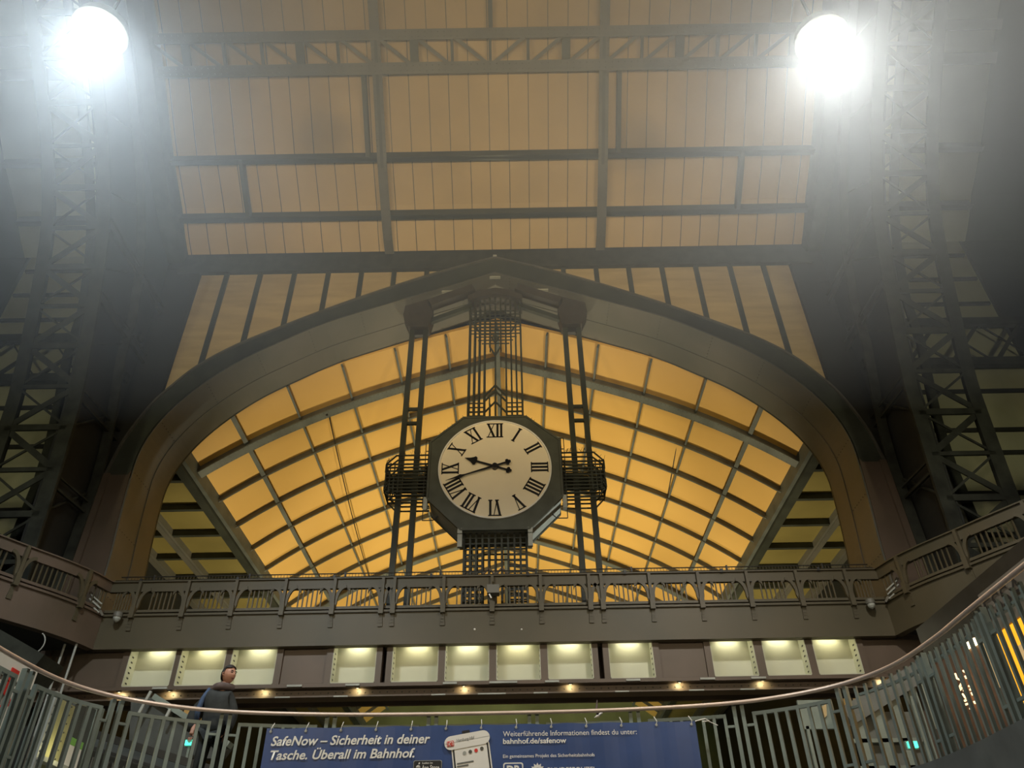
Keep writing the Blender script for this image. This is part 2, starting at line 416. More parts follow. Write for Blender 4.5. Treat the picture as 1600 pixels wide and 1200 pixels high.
MB().sweep([p+Vector((0,19.97,0)) for p in inn], (0,1,0), .06, .12, -.01).build('rear_lip', 'steel_dark', t)
MB().sweep([Vector((-p.x,18.02,p.z)) for p in reversed(PO_)] + [Vector((p.x,18.02,p.z)) for p in PO_[1:]], (0,1,0), .16, .06).build('top_flange', 'steel', t)
rv = MB()
for (p, tn) in resample([v for v in inn if v.z > 8], .17):
    n = Vector((0,1,0)).cross(tn); n = -n if n.dot(Vector((-p.x,0,12-p.z))) < 0 else n
    for Y in (19.2, 19.85): rv.rivet(p+Vector((0,Y,0))+n*.028, n, .018)
for (p, tn) in resample([v for v in inn if v.z > 8], 1.7):
    n = Vector((0,1,0)).cross(tn); n = -n if n.dot(Vector((-p.x,0,12-p.z))) < 0 else n
    for k in range(12): rv.rivet(p+Vector((0,18.1+k*.15,0))+n*.028, n, .018)
rv.build('rivets', 'rivet', t)['kind'] = 'stuff'
for sgn in (-1, 1):
    low = [p for p in PI_ if p.z <= 12.6]
    MB().prism([(sgn*(p.x+.02),17.97,p.z) for p in low] + [(sgn*10.56,17.97,7.6),(sgn*10.56,17.97,12.3),(sgn*9.95,17.97,12.3)], (0,.12,0)).build('pier', 'brown', t)
    MB().box(min(sgn*9.95,sgn*10.56), max(sgn*9.95,sgn*10.56), 18.1, 19.95, 7.4, 12.3).build('pier_core', 'truss', t)
    MB().box(min(sgn*10.4,sgn*10.62), max(sgn*10.4,sgn*10.62), 17.9, 17.97, 7.4, 12.32).build('pier_flange', 'brown', t)
for x, z in ((0,19.72),(1.55,19.1),(-1.55,19.1)):
    MB().box(x-.18, x+.18, 18.1, 18.2, z-.05, z-.0).build('lug', 'pale', t)
# outer back of the arch above the soffit closes the view
bk = MB()
for sgn in (-1, 1):
    for i in range(40):
        a, b, c, d = A_[i], A_[i+1], B_[i+1], B_[i]
        bk.hexa([(sgn*v.x, 19.9, v.z) for v in (a,b,c,d)] + [(sgn*v.x, 19.98, v.z) for v in (a,b,c,d)])
bk.build('rear_web', 'steel_dark', t)
# girder between roof and gable wall
t = thing('eaves_girder', (0, 18, 20), 'dark horizontal eaves girder between tan roof boards and gable wall', 'girder')
MB().box(-10.6, 10.6, 18.12, 18.24, 20.18, 21.1).build('web', 'truss', t)
MB().box(-10.6, 10.6, 18.09, 18.24, 20.12, 20.18).build('flange', 'truss', t)
MB().bar((-.0,18.0,20.46),(0,18.0,20.56),.12,.12).build('finial', 'pale', t)

# corner wall between arch and truss arch
for sgn in (-1, 1):
    a, b = sorted((sgn*9.86, sgn*11.12))
    struct(MB().box(a, b, 18.16, 18.5, 7, 21.3).build('wall_corner_'+('left' if sgn<0 else 'right'), 'void'))

# ================================================================== MAIN HALL ROOF STEEL
def rp(x, off=0, y0=-1, y1=18.1):
    return [Vector((x, p.y, p.z+off)) for p in RP if y0 <= p.y <= y1]
for sgn in (-1, 1):
    side = 'left' if sgn < 0 else 'right'; x = sgn*3.55
    t = thing('roof_rib', (x, 18, 20.7), 'curved riveted roof rib of the main hall, %s one of two' % side, 'roof rib', 'curved roof ribs of the main hall')
    MB().sweep(rp(x), (1,0,0), .30, .05).build('flange', 'steel', t)
    MB().sweep(rp(x, .24), (1,0,0), .10, .44).build('web', 'steel_dark', t)
    rv = MB()
    for p, tn in resample(rp(x), .2):
        n = Vector((1,0,0)).cross(tn); n = -n if n.z > 0 else n
        for dx in (-.11, .11): rv.rivet(p+Vector((dx,0,0))+n*.026, n, .018)
    rv.build('rivets', 'rivet', t)['kind'] = 'stuff'
for sgn in (-1, 1):
    side = 'left' if sgn < 0 else 'right'
    o = MB().sweep(rp(sgn*10.62, .05), (1,0,0), .5, .9).build('edge_girder', 'truss')
    tag(o, 'deep dark edge girder closing the tan roof on the %s' % side, 'girder', 'dark edge girders of the tan roof')
for Y, nm in ((15.35, 'upper'), (16.9, 'lower')):
    z = rz(Y)
    t = thing('roof_purlin', (0, Y, z), '%s of the two dark horizontal roof purlins below the lattice girder' % nm, 'purlin', 'horizontal roof purlins')
    MB().box(-15.8, 15.8, Y-.10, Y+.10, z+.08, z+.13).box(-15.8, 15.8, Y-.03, Y+.03, z+.08, z+.42).build('beam', 'steel_dark', t)
for x, y0, y1, lb in ((-4.0,15.35,13.3,'short rafter left of the left roof rib, under the lattice girder'),(4.05,15.35,13.3,'short rafter right of the right roof rib, under the lattice girder'),
                      (-8.1,16.9,15.35,'short strut between the two purlins at the left'),(8.05,16.9,15.35,'short strut between the two purlins at the right'),(.03,12.5,9,'middle rafter above the lattice girder')):
    o = MB().sweep([Vector((x, y0+(y1-y0)*i/6, rz(y0+(y1-y0)*i/6)+.2)) for i in range(7)], (1,0,0), .13, .3).build('roof_strut', 'steel_dark')
    tag(o, lb, 'strut')
# lattice girder lying in the roof slope
t = thing('lattice_girder', (0, 13, 24), 'riveted lattice girder running across the hall under the tan roof boards', 'lattice girder')
Yb, Yt = 13.2, 12.42
zb, zt = rz(Yb)-.0, rz(Yt)-.0
slope = Vector((0, Yt-Yb, zt-zb)).normalized(); nr = slope.cross(Vector((1,0,0)))
def gp(x, f): return Vector((x, Yb+(Yt-Yb)*f, zb+(zt-zb)*f))
MB().bar(gp(-15.8,0), gp(15.8,0), .34, .14, slope).build('chord', 'steel', t)
MB().bar(gp(-15.8,1), gp(15.8,1), .30, .14, slope).build('chord', 'steel', t)
rv = MB()
for x in np.arange(-10.4, 10.5, .2):
    for f in (-.08, .08, .93, 1.07): rv.rivet(gp(x, f) + Vector((0,-.045,-.055)), Vector((0,-.55,-.83)), .018)
rv.build('rivets', 'rivet', t)['kind'] = 'stuff'
for i in range(-9, 10):
    x = i*1.18
    gus = i % 2 == 1 or i % 3 == 0
    MB().bar(gp(x,.1), gp(x,.9), .26 if abs(i) % 3 == 2 else .09, .08, (1,0,0)).build('upright', 'steel_dark', t)
for i in range(-9, 9):
    xa, xb = i*1.18, (i+1)*1.18
    p, q = (gp(xa+.12,.88), gp(xb-.12,.12)) if i < 0 else (gp(xa+.12,.12), gp(xb-.12,.88))
    MB().bar(p, q, .11, .05, slope.cross(nr)).build('diagonal', 'steel', t)

# ================================================================== TRUSS ARCHES at the sides
CA = [(16.75,7.4),(16.3,9.4),(16.2,10.5),(16.0,12.1),(15.8,13.4),(15.3,15.1),(14.75,16.7),(14.1,18.2),(13.0,19.7),(11.6,21.1),(10.2,22.3),(8,24),(5,25.8),(1,27.2)]
CAs = smooth_path([(0,y,z) for y,z in CA], 3)
for sgn in (-1, 1):
    side = 'left' if sgn < 0 else 'right'
    t = thing('truss_arch', (sgn*11.25, 16.5, 7.4), 'tall dark lattice truss arch of the main hall, on the %s side' % side, 'truss arch', 'lattice truss arches beside the portal')
    xi, xo = sgn*10.7, sgn*12.25
    for xx in (xi, xo):
        MB().sweep([p+Vector((xx,0,0)) for p in CAs], (1,0,0), .34, .08).sweep([p+Vector((xx,.0,0)) for p in CAs], (1,0,0), .06, .3, -.15).build('chord', 'truss', t)
    # rear chord near the wall / roof
    CB = []
    for p in CAs:
        q = Vector((0, min(17.9, p.y+1.9), p.z+1.0 if p.z > 16 else p.z)); q.z = min(q.z, rz(max(0,min(18,q.y)))-.1) if q.y < 17.9 else min(q.z, 20.6); CB.append(q)
    for xx in (xi, xo):
        MB().sweep([p+Vector((xx,0,0)) for p in CB], (1,0,0), .26, .08).build('rear_chord', 'truss', t)
    # dark web plate closing the inner side, from the front chord to the wall and roof
    wp = MB(); xw = xi + sgn*.2
    prof = CAs
    for p, q in zip(prof, prof[1:]):
        e1 = Vector((0, 18.2, p.z)) if p.z < 20.9 else Vector((0, 18.2, 20.9))
        def back(v):
            if v.z <= 19.0: return Vector((0, 18.2, v.z))
            f = min(1, (v.z-19.0)/6.0); Yk = 18.0 - (18.0-(v.y))*f; return Vector((0, Yk, rz(max(0, Yk))+.45))
        a, b = back(p), back(q)
        wp.hexa([(xw,p.y,p.z),(xw,a.y,a.z),(xw+sgn*.05,a.y,a.z),(xw+sgn*.05,p.y,p.z),(xw,q.y,q.z),(xw,b.y,b.z),(xw+sgn*.05,b.y,b.z),(xw+sgn*.05,q.y,q.z)])
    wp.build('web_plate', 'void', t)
    # crossed lacing between the two front chords
    rs = resample(CAs, 1.15)
    for i, ((p, tp), (q, tq)) in enumerate(zip(rs, rs[1:])):
        n = Vector((1,0,0)).cross(tp)
        MB().bar(p+Vector((xi,0,0)), p+Vector((xo,0,0)), .10 if i % 2 else .16, .08, tp).build('crossbar', 'truss', t)
        MB().bar(p+Vector((xi,0,0)), q+Vector((xo,0,0)), .16 if i % 2 else .06, .04, tp).build_each('lacing', 'truss', t)
        MB().bar(p+Vector((xo,0,0)), q+Vector((xi,0,0)), .06 if i % 2 else .16, .04, tp).build_each('lacing', 'truss', t)
    # struts from the front chord to the wall, in the inner web plane
    for z in (11.0, 13.6, 16.0, 18.0):
        p = min(CAs, key=lambda v: abs(v.z-z))
        MB().bar((xi-sgn*.0, p.y, p.z), (xi-sgn*.0, 18.15, p.z+.15), .07, .07).bar((xi, p.y+.02, p.z+.3), (xi, 18.15, p.z+.45), .05, .05).build_each('wall_strut', 'truss', t)
    for (p, _), (q, _) in zip(rs[::2], rs[1::2]):
        if p.z < 8 or p.z > 24: continue
        a = Vector((xi+sgn*.1, min(18.1, p.y+1.6), q.z+.3))
        MB().bar(p+Vector((xi+sgn*.1,0,0)), a, .07, .05).build('web_diagonal', 'truss', t)
    # deep horizontal lattice beam across the side bay
    t = thing('side_lattice_beam', (sgn*13.5, 17.9, 16), 'horizontal lattice beam crossing the olive boards of the %s bay' % side, 'lattice beam', 'lattice beams of the side bays')
    a, b = sorted((sgn*10.8, sgn*16.2))
    for z in (15.5, 17.05): MB().box(a, b, 17.7, 17.9, z-.14, z+.14).build('chord', 'truss', t)
    for k in range(4):
        x0 = a+.1+k*1.3; MB().bar((x0,17.8,15.55),(x0+1.25,17.8,17.0),.12,.06,(1,0,0)).bar((x0+1.25,17.84,15.55),(x0,17.84,17.0),.05,.04,(1,0,0)).build_each('lacing', 'truss', t)
    # outer dark column
    t = thing('outer_arch', (sgn*16.1, 17, 7), 'broad dark arch leg at the far %s behind the lattice truss' % side, 'arch leg', 'outer dark arch legs')
    MB().sweep([p+Vector((sgn*16.15,.5,0)) for p in CAs], (1,0,0), .75, .2).build('flange', 'truss', t)
    MB().sweep([p+Vector((sgn*16.15,1.0,0)) for p in CAs], (1,0,0), .1, .9).build('web', 'void', t)

# ================================================================== GALLERY
GY = 17.4
SIDE = [(9.12,17.35),(9.3,16.75),(9.62,16.1),(10.05,15.42),(10.55,14.6),(11.15,13.75),(12.0,12.9),(13.2,12.1),(14.8,11.6)]
ZT, ZPB, ZF, ZB = 8.95, 8.27, 8.12, 7.38
def bracket(b, p, tn, n):       # p at face, tn along, n outward (towards hall)
    b.bar(p+n*.03+Vector((0,0,ZF-.02)), p+n*.03+Vector((0,0,ZT)), .07, .10, tn)
    b.bar(p+n*.04+Vector((0,0,ZF+.2)), p+n*.04+Vector((0,0,ZF-.06)), .11, .14, tn)
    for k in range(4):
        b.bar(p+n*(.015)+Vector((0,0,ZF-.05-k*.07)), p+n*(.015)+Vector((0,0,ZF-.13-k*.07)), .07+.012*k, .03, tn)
    for s_ in (-1, 1):          # curved arms
        q = [p+Vector((0,0,ZF+.16))+tn*(s_*.03)] + [p+tn*(s_*(.05+.22*(1-cos(a))))+Vector((0,0,ZF+.24+.40*sin(a))) for a in [i*pi/2/5 for i in range(6)]]
        b.sweep(q, n, .06, .075)
def gallery_piece(path, name, label, mfascia, spacing, offs0=0):
    t = thing(name, path[0]+Vector((0,0,ZB)), label, 'gallery', 'gallery fronts')
    nrm = (0,0,1)
    MB().sweep([p+Vector((0,0,(ZF+ZB)/2)) for p in path], nrm, ZF-ZB, .12).build('fascia', mfascia, t)
    MB().sweep([p+Vector((0,0,ZF+.02)) for p in path], nrm, .05, .22).build('floor_flange', mfascia, t)
    MB().sweep([p+Vector((0,0,ZB)) for p in path], nrm, .04, .2).build('lower_flange', mfascia, t)
    MB().sweep([p+Vector((0,0,ZPB-.02)) for p in path], nrm, .06, .10).build('bottom_rail', mfascia, t)
    MB().sweep([p+Vector((0,0,(ZT+8.72)/2)) for p in path], nrm, ZT-8.72, .10).build('top_beam', mfascia, t)
    MB().sweep([p+Vector((0,0,ZT+.01)) for p in path], nrm, .03, .2).build('cap', mfascia, t)
    return t
gp_path = [Vector((x, GY, 0)) for x in (-9.1, -5, 0, 5, 9.1)]
M['head'] = mat('brown_head_steel', (.055, .047, .036), .6)
M['gal'] = mat('gallery_steel', (.088, .070, .038), .5, var=.15, scale=.7, col2=(.072, .062, .034))
NZ0, NZ1, NY0, NY1 = 6.60, 7.36, 17.45, 17.86
gp_path = [Vector((x, GY, 0)) for x in (-9.1, -5, 0, 5, 9.1)]
gal = gallery_piece(gp_path, 'gallery', 'long straight gallery front with pierced parapet under the clock', 'gal', 1.155)
BRX = [-8.38,-7.22,-6.09,-4.92,-3.76,-2.62,-2.35,-1.19,-.05,1.09,2.23,2.52,3.66,4.81,5.96,7.13,8.29]
Xv = Vector((1,0,0)); nF = Vector((0,-1,0))
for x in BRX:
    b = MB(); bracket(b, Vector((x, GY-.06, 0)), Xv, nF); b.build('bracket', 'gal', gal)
bl = MB()
for a, b in zip([-9.1]+BRX, BRX+[9.1]):
    if b-a < .5: continue
    for k in range(6):
        x = a + (b-a)*(.27+.46*k/5); bl.bar((x, GY, ZPB), (x, GY, 8.74), .028, .028)
bl.build_each('baluster', 'gal', gal)
# corner web pieces of the top beam around each bracket (haunches)
hb = MB()
for x in BRX:
    for s_ in (-1, 1):
        hb.prism([(x+s_*.27,GY-.04,8.72),(x+s_*.36,GY-.04,8.72),(x+s_*.36,GY-.04,8.6),(x+s_*.33,GY-.04,8.68)], (0,.06,0))
hb.build_each('haunch', 'gal', gal)
MB().tube([(-9.0,GY+.12,9.16),(9.0,GY+.12,9.16)], .014, 6).build('handrail', 'black', gal)
sp = MB()
for x in np.arange(-8.9, 8.95, .075): sp.bar((x, GY+.12, 8.96), (x, GY+.12, 9.15), .009, .009)
sp.build('bird_mesh', 'gal', gal)['kind'] = 'stuff'
for x in (-8.2,-5.9,-3.6,-1.3,1.0,3.3,5.6,7.9):
    MB().bar((x,GY+.12,8.95),(x,GY+.12,9.2),.04,.04).build('handrail_post', 'black', gal)
    MB().bar((x-.2,GY-.09,8.93),(x-.2,GY-.09,9.02),.06,.06).build('cable_clip', 'black', gal)
MB().tube([(-9.0,GY-.09,8.985),(9.0,GY-.09,8.985)], .01, 5).build('cable', 'black', gal)
MB().box(-9.1,9.1,GY,20.0,ZF-.12,ZF-.02).build('deck', 'steel_dark', gal)
MB().box(-9.1,9.1,NY1+.1,18.6,ZB-.02,ZB+.02).build('underside', 'gal', gal)
dots = MB().rivet((-.45,GY-.065,7.68),(0,-1,0),.03).rivet((.62,GY-.065,7.66),(0,-1,0),.025)
dots.build_each('pale_stud', 'white', gal)
for sgn in (-1, 1):
    side = 'left' if sgn < 0 else 'right'
    path = smooth_path([Vector((sgn*x, y, 0)) for x, y in SIDE], 4)
    g2 = gallery_piece(path, 'gallery_wing', 'curved gallery wing with pierced parapet sweeping forward on the %s' % side, 'brown' if sgn < 0 else 'gal', 1.155)
    bars = resample(path, .115)
    b1 = MB()
    L = 0
    for i, (p, tn) in enumerate(bars):
        L = .0575+.115*i
        ph = ((L-.75) % 1.5)
        if .3 < ph < 1.2: b1.bar(p+Vector((0,0,ZPB)), p+Vector((0,0,8.74)), .028, .028)
    b1.build_each('baluster', 'gal', g2)
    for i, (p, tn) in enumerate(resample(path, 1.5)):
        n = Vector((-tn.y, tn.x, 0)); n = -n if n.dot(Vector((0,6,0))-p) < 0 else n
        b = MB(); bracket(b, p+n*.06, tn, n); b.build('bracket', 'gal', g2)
    # underside and deck closing back to the dark walls
    ud = MB()
    for p, q in zip(path, path[1:]):
        pe, qe = Vector((sgn*21.8, p.y+1, 0)), Vector((sgn*21.8, q.y+1, 0))
        ud.hexa([(v.x,v.y,ZB+.02) for v in (p,q,qe,pe)] + [(v.x,v.y,ZB+.08) for v in (p,q,qe,pe)])
    ud.build('underside', 'void', g2)
    # dark wall under the wing
    a, b_ = sorted((sgn*9.3, sgn*21.8))
    struct(MB().box(a, b_, 17.7, 18.0, FL, ZB).build('wall_under_'+side, 'brown' if sgn > 0 else 'void'))
    # corner hardware with bright pipes and camera
    t = thing('pipe_bracket', (sgn*9.15, 17.2, 8.2), 'small bundle of shiny pipes at the %s end corner of the gallery front' % side, 'pipes')
    for k in range(3): MB().tube([(sgn*(9.05-.0),17.1,8.34-.1*k+.0),(sgn*(9.3),16.95,8.52-.1*k)] , .018, 6).build('pipe', 'pale', t)
    MB().bar((sgn*9.0,17.2,8.1),(sgn*9.35,17.0,8.6),.05,.05).build('stay', 'gal', t)
    t = thing('dome_camera', (sgn*8.6, 17.1, 8.05), 'small round dome camera hanging at the %s end of the gallery front' % side, 'camera', 'dome cameras under the gallery ends')
    c = Vector((sgn*8.62+.0, 17.14, 8.02))
    MB().disc(c+Vector((0,0,.02)), (0,0,1), .10, .10, 20).build('housing', 'soffit', t)
    MB().tube([c+Vector((0,0,.02)), c-Vector((0,0,.03)), c-Vector((0,0,.07)), c-Vector((0,0,.10))], [.085,.08,.055,.01], 14).build('dome', 'pale', t)
    MB().bar(c+Vector((0,0,.1)), c+Vector((0,.22,.14)), .04, .04).build('arm', 'gal', t)
t = thing('floodlight', (0.0, 17.2, 8.6), 'grey box floodlight on the parapet below the clock', 'floodlight')
MB().box(-.16,.12,17.02,17.26,8.42,8.62).build('housing', 'soffit', t)
MB().bar((-.02,17.3,8.5),(-.02,17.1,8.72),.05,.05).build('bracket', 'gal', t)
MB().bar((-.11,17.05,8.40),(-.06,17.05,8.30),.03,.01,(1,0,0)).build('lever', 'white', t)

# --- row of lit niches under the gallery
NZ0, NZ1, NY0, NY1 = 6.60, 7.36, 17.45, 17.86
NX = [(-8.25,-7.2),(-7.09,-6.06),(-5.93,-4.91),(-3.64,-2.66),(-2.3,-1.26),(-1.11,-.12),(.04,1.03),(1.19,2.2),(2.57,3.57),(4.87,5.85),(6.04,7.02),(7.18,8.18)]
where = ['far left end','second from the left end','third from left, behind the man','alone between two dark bays left of centre','first of the middle four','second of the middle four','third of the middle four','last of the middle four','alone between two dark bays right of centre','first of the right-hand three','middle of the right-hand three','far right end']
t = thing('niche_frame', (0, 17.45, 6.5), 'brown steel frame of posts and beams holding the lit niches', 'frame')
MB().box(-10.2,10.2,NY1+.02,NY1+.1,6.2,7.42).build('back_plate', 'brown', t)
edges = [-10.2] + [v for ab in NX for v in ab] + [10.2]
for a, b in zip(edges[0::2], edges[1::2]):
    if a == -2.66 or a == 2.2:
        MB().box(a, a+.13, NY0+.02, NY1, NZ0-.1, ZB+.2).build('post', 'brown', t); MB().box(b-.13, b, NY0+.02, NY1, NZ0-.1, ZB+.2).build('post', 'brown', t)
    elif b-a > .8:
        MB().box(a, a+.14, NY0+.02, NY1, NZ0-.1, ZB+.2).build('post', 'brown', t); MB().box(b-.14, b, NY0+.02, NY1, NZ0-.1, ZB+.2).build('post', 'brown', t)
        if b - a < 3: MB().box(a+.14, b-.14, NY0+.08, NY0+.12, NZ0, ZB+.2).build('blank_panel', 'brown', t)
        else:
            MB().box(a+.14, b-.14, NY0+.08, NY0+.12, NZ0, ZB+.2).build('blank_panel', 'brown', t)
    else: MB().box(a, b, NY0+.02, NY1, NZ0-.1, ZB+.2).build('post', 'brown', t)
MB().box(-10.2,10.2,NY0-.02,NY1,NZ0-.16,NZ0-.03).build('sill', 'brown', t)
for i, (a, b) in enumerate(NX):
    t = thing('lit_niche', ((a+b)/2, NY1, NZ0), 'pale lit niche under the gallery, '+where[i], 'light niche', 'lit niches under the gallery')
    MB().box(a, b, NY1-.02, NY1+.01, NZ0, ZB+.2).build('back_board', 'niche', t)
    for s_, xx in ((0, a), (1, b)):
        x0, x1 = (xx, xx+.015) if s_ == 0 else (xx-.015, xx)
        MB().box(x0, x1, NY0+.02, NY1-.02, NZ0, ZB+.2).build('side_board', 'niche', t)
        hl = MB()
        for k in range(6):
            z = NZ0+.08+k*.115; xf = x1 if s_ == 0 else x0
            hl.box(min(xf, xf+(.006 if s_==0 else -.006)), max(xf, xf+(.006 if s_==0 else -.006)), 17.58, 17.66, z, z+.03)
        hl.build_each('slot', 'print_black', t)
    MB().box(a+.015, b-.015, NY0+.02, NY1-.02, NZ0-.02, NZ0).build('floor_board', 'niche', t)
    MB().box(a, b, NY0+.02, NY1, ZB+.2, ZB+.22).build('top_board', 'niche', t)
    MB().box((a+b)/2-.2, (a+b)/2+.2, NY0+.24, NY0+.30, ZB+.13, ZB+.16).build('lamp', 'tube', t)
    light('niche_lamp', 'AREA', ((a+b)/2, NY0+.27, ZB+.12), 2.3, (1,.92,.60) if i in (1,4,6,11) else (1,.95,.68), ((a+b)/2, NY0+.31, 6.8), .5, sizey=.05)
# riveted lower beam with splice plates and downlights
t = thing('lower_beam', (0, 17.3, 6.2), 'long brown riveted beam below the row of lit niches', 'beam')
MB().box(-10.2,10.2,17.28,17.34,6.25,6.40).build('web', 'brown', t)
MB().box(-10.2,10.2,17.1,17.5,6.40,6.43).build('top_flange', 'brown', t)
MB().box(-10.2,10.2,17.2,17.6,6.22,6.25).build('bottom_flange', 'brown', t)
rv = MB()
for x in np.arange(-10, 10, .16): rv.rivet((x,17.279,6.325),(0,-1,0),.017)
for x in np.arange(-10, 10, .16): rv.rivet((x,17.425,6.5),(0,-1,0),.015)
rv.build('rivets', 'rivet', t)['kind'] = 'stuff'
for x, w_ in ((-7.2,.32),(-3.05,.3),(-.95,.3),(.2,.6),(1.25,.3),(3.0,.3),(4.6,.32),(5.7,.32),(-4.3,.32)):
    MB().box(x-w_/2,x+w_/2,17.06,17.1,6.41,6.45).build('splice_plate', 'pale', t)
    MB().box(x-.25-w_/2,x-.25+w_/2,17.16,17.2,6.21,6.235).build('splice_plate', 'pale', t)
for i, x in enumerate((-8.1,-7.0,-5.0,-2.95,-.65,1.65,4.0,5.8,8.4)):
    tt = thing('downlight', (x, 17.15, 6.4), 'small spotlight washing the riveted beam under the niches, %s from the left' % ORD[i], 'spotlight', 'small spotlights on the lower beam')
    MB().box(x-.05,x+.05,17.12,17.18,6.385,6.40).build('housing', 'black', tt)
    MB().box(x-.03,x+.03,17.13,17.17,6.38,6.386).build('lens', 'pale', tt)
    light('beam_spot', 'SPOT', (x, 17.15, 6.375), 8, (1,.85,.45), (x, 17.30, 6.30), .02, 150, .6)

# ================================================================== CLOCK
CZ, CF = 12.26, 17.9
def c3(x, z, y=CF): return Vector((x, y, CZ+z))
ck = thing('station_clock', (0, 18.4, CZ), 'large octagonal station clock with cream dial and Roman numerals', 'clock')
oct_ = [(-.88,1.67),(.88,1.67),(1.78,.87),(1.78,-.88),(.88,-1.80),(-.88,-1.80),(-1.78,-.88),(-1.78,.87)]
cm = MB(); cm.prism([c3(x,z,CF+.02) for x,z in oct_], (0,.10,0)); cm.build('front_case', 'case', ck)
MB().prism([c3(x,z,18.9) for x,z in oct_], (0,.10,0)).build('rear_case', 'case', ck)
MB().prism([c3(x*.985,z*.985,CF+.12) for x,z in oct_], (0,.90,0)).build('case_body', 'pale', ck)
MB().sweep([c3(x*1.0,z*1.0,CF+.03) for x,z in oct_], (0,1,0), .09, .05, closed=True).build('case_rim', 'case', ck)
MB().disc(c3(0,0,CF-.01), (0,1,0), 1.50, .04, 96).build('dial', 'dial', ck)
ring = MB().sweep([c3(1.51*cos(a),1.51*sin(a),CF-.02) for a in [2*pi*i/96 for i in range(96)]], (0,1,0), .06, .035, closed=True)
ring.build('dial_ring', 'white', ck)
def numeral(txt, hour):
    b = MB(); th = radians(90 - 30*hour); rad = Vector((cos(th),0,sin(th))); tan_ = Vector((sin(th),0,-cos(th)))
    H0, H1 = .985, 1.425; y = CF-.02
    def P(u, v): return Vector((0,y,CZ)) + rad*v + tan_*u
    def stroke(u0, v0, u1, v1, wd):
        a, c = P(u0,v0), P(u1,v1)
        b.bar(a, c, .012, wd, (0,1,0))
    ser, thick, thin = .028, .058, .02
    widths = {'I': .105, 'V': .24, 'X': .25}
    tot = sum(widths[c] for c in txt); u = -tot/2
    for c in txt:
        wv = widths[c]; m = u + wv/2
        if c == 'I': stroke(m, H0, m, H1, thick)
        elif c == 'V': stroke(u+.04, H1, m+.01, H0, thick); stroke(u+wv-.04, H1, m, H0, thin)
        else: stroke(u+.04, H1, u+wv-.04, H0, thick); stroke(u+wv-.04, H1, u+.04, H0, thin)
        if c == 'V': stroke(u, H1, u+wv, H1, ser)
        else:
            stroke(u, H1, u+wv, H1, ser); stroke(u, H0, u+wv, H0, ser)
        if c == 'V': stroke(m-.05, H0, m+.05, H0, ser)
        u += wv
    b.build('numeral', 'dial_black', ck)['label'] = 'black Roman numeral %s' % txt
for h, tx in zip(range(1,13), ('I','II','III','IIII','V','VI','VII','VIII','IX','X','XI','XII')): numeral(tx, h)
def hand(name, ang, L, tail, kind, y):
    th = radians(90-ang); r = Vector((cos(th),0,sin(th))); t_ = Vector((sin(th),0,-cos(th)))
    o0 = Vector((0,y,CZ)); b = MB()
    def P(u, v): return o0 + r*v + t_*u
    d = Vector((0,-.02,0))
    if kind == 'h':
        b.prism([P(-.03,0),P(.03,0),P(.024,L*.62),P(-.024,L*.62)], d)
        b.prism([P(-.02,L*.6),P(.02,L*.6),P(.11,L*.62),P(.135,L*.68),P(.09,L*.74),P(.05,L*.82),P(0,L),P(-.05,L*.82),P(-.09,L*.74),P(-.135,L*.68),P(-.11,L*.62)], d)
    else:
        b.prism([P(-.03,0),P(.03,0),P(.016,L*.6),P(.03,L*.66),P(.05,L*.7),P(.03,L*.76),P(.012,L*.86),P(0,L),P(-.012,L*.86),P(-.03,L*.76),P(-.05,L*.7),P(-.03,L*.66),P(-.016,L*.6)], d)
    b.prism([P(-.025,0),P(.025,0),P(.025,-tail*.85),P(-.025,-tail*.85)], d)
    for u, v in ((0,-tail),(.045,-tail*.87),(-.045,-tail*.87)): b.disc(P(u,v), (0,-1,0), .045, .02, 14)
    b.build(name, 'dial_black', ck)
hand('hour_hand', 288.9, .86, .43, 'h', CF-.09)
hand('minute_hand', 251.8, 1.38, .41, 'm', CF-.12)
MB().disc(c3(0,0,CF-.01), (0,-1,0), .075, .15, 24).build('hub', 'dial_black', ck)
# pale corner brackets and service loops
for sgn in (-1, 1):
    MB().bar(c3(sgn*.9,-1.83,CF+.0), c3(sgn*.9,-1.83,CF+1.0), .12, .14).build('foot_plate', 'pale', ck)
    MB().box(min(sgn*.84,sgn*.96), max(sgn*.84,sgn*.96), CF+.05, CF+.14, CZ-2.25, CZ-1.8).build('corner_bracket', 'pale', ck)
    MB().bar(c3(sgn*1.83,-.85,CF+.06), c3(sgn*1.83,-1.22,CF+.06), .10, .14, (1,0,0)).build('corner_bracket', 'pale', ck)
    lp = MB(); X_ = sgn*1.9
    lp.bar(c3(X_,.95,CF+.05), c3(X_,-1.15,CF+.05), .02, .02); lp.bar(c3(X_-sgn*.08,.95,CF+.05), c3(X_-sgn*.08,-.9,CF+.05), .02, .02)
    for z in (.95,.6,-1.15): lp.bar(c3(X_,z,CF+.05), c3(X_-sgn*.2,z,CF+.05), .02, .02)
    lp.bar(c3(X_-sgn*.02,-1.2,CF+.05), c3(X_-sgn*.02,-1.5,CF+.05), .02, .02); lp.bar(c3(X_-sgn*.02,-1.5,CF+.05), c3(X_-sgn*.3,-1.5,CF+.05), .02, .02); lp.bar(c3(X_-sgn*.3,-1.5,CF+.05), c3(X_-sgn*.42,-1.38,CF+.05), .02, .02)
    lp.build('service_loop', 'black', ck)
    # bird spikes along the upper slopes
    sk = MB()
    for k in range(26):
        f = k/25; p = c3(sgn*(.9+.88*f), 1.68-.8*f, CF+.1)
        sk.bar(p, p+Vector((random.uniform(-.06,.06), random.uniform(-.05,.05), random.uniform(.06,.14))), .007, .007)
    sk.build('bird_spikes', 'black', ck)['kind'] = 'stuff'

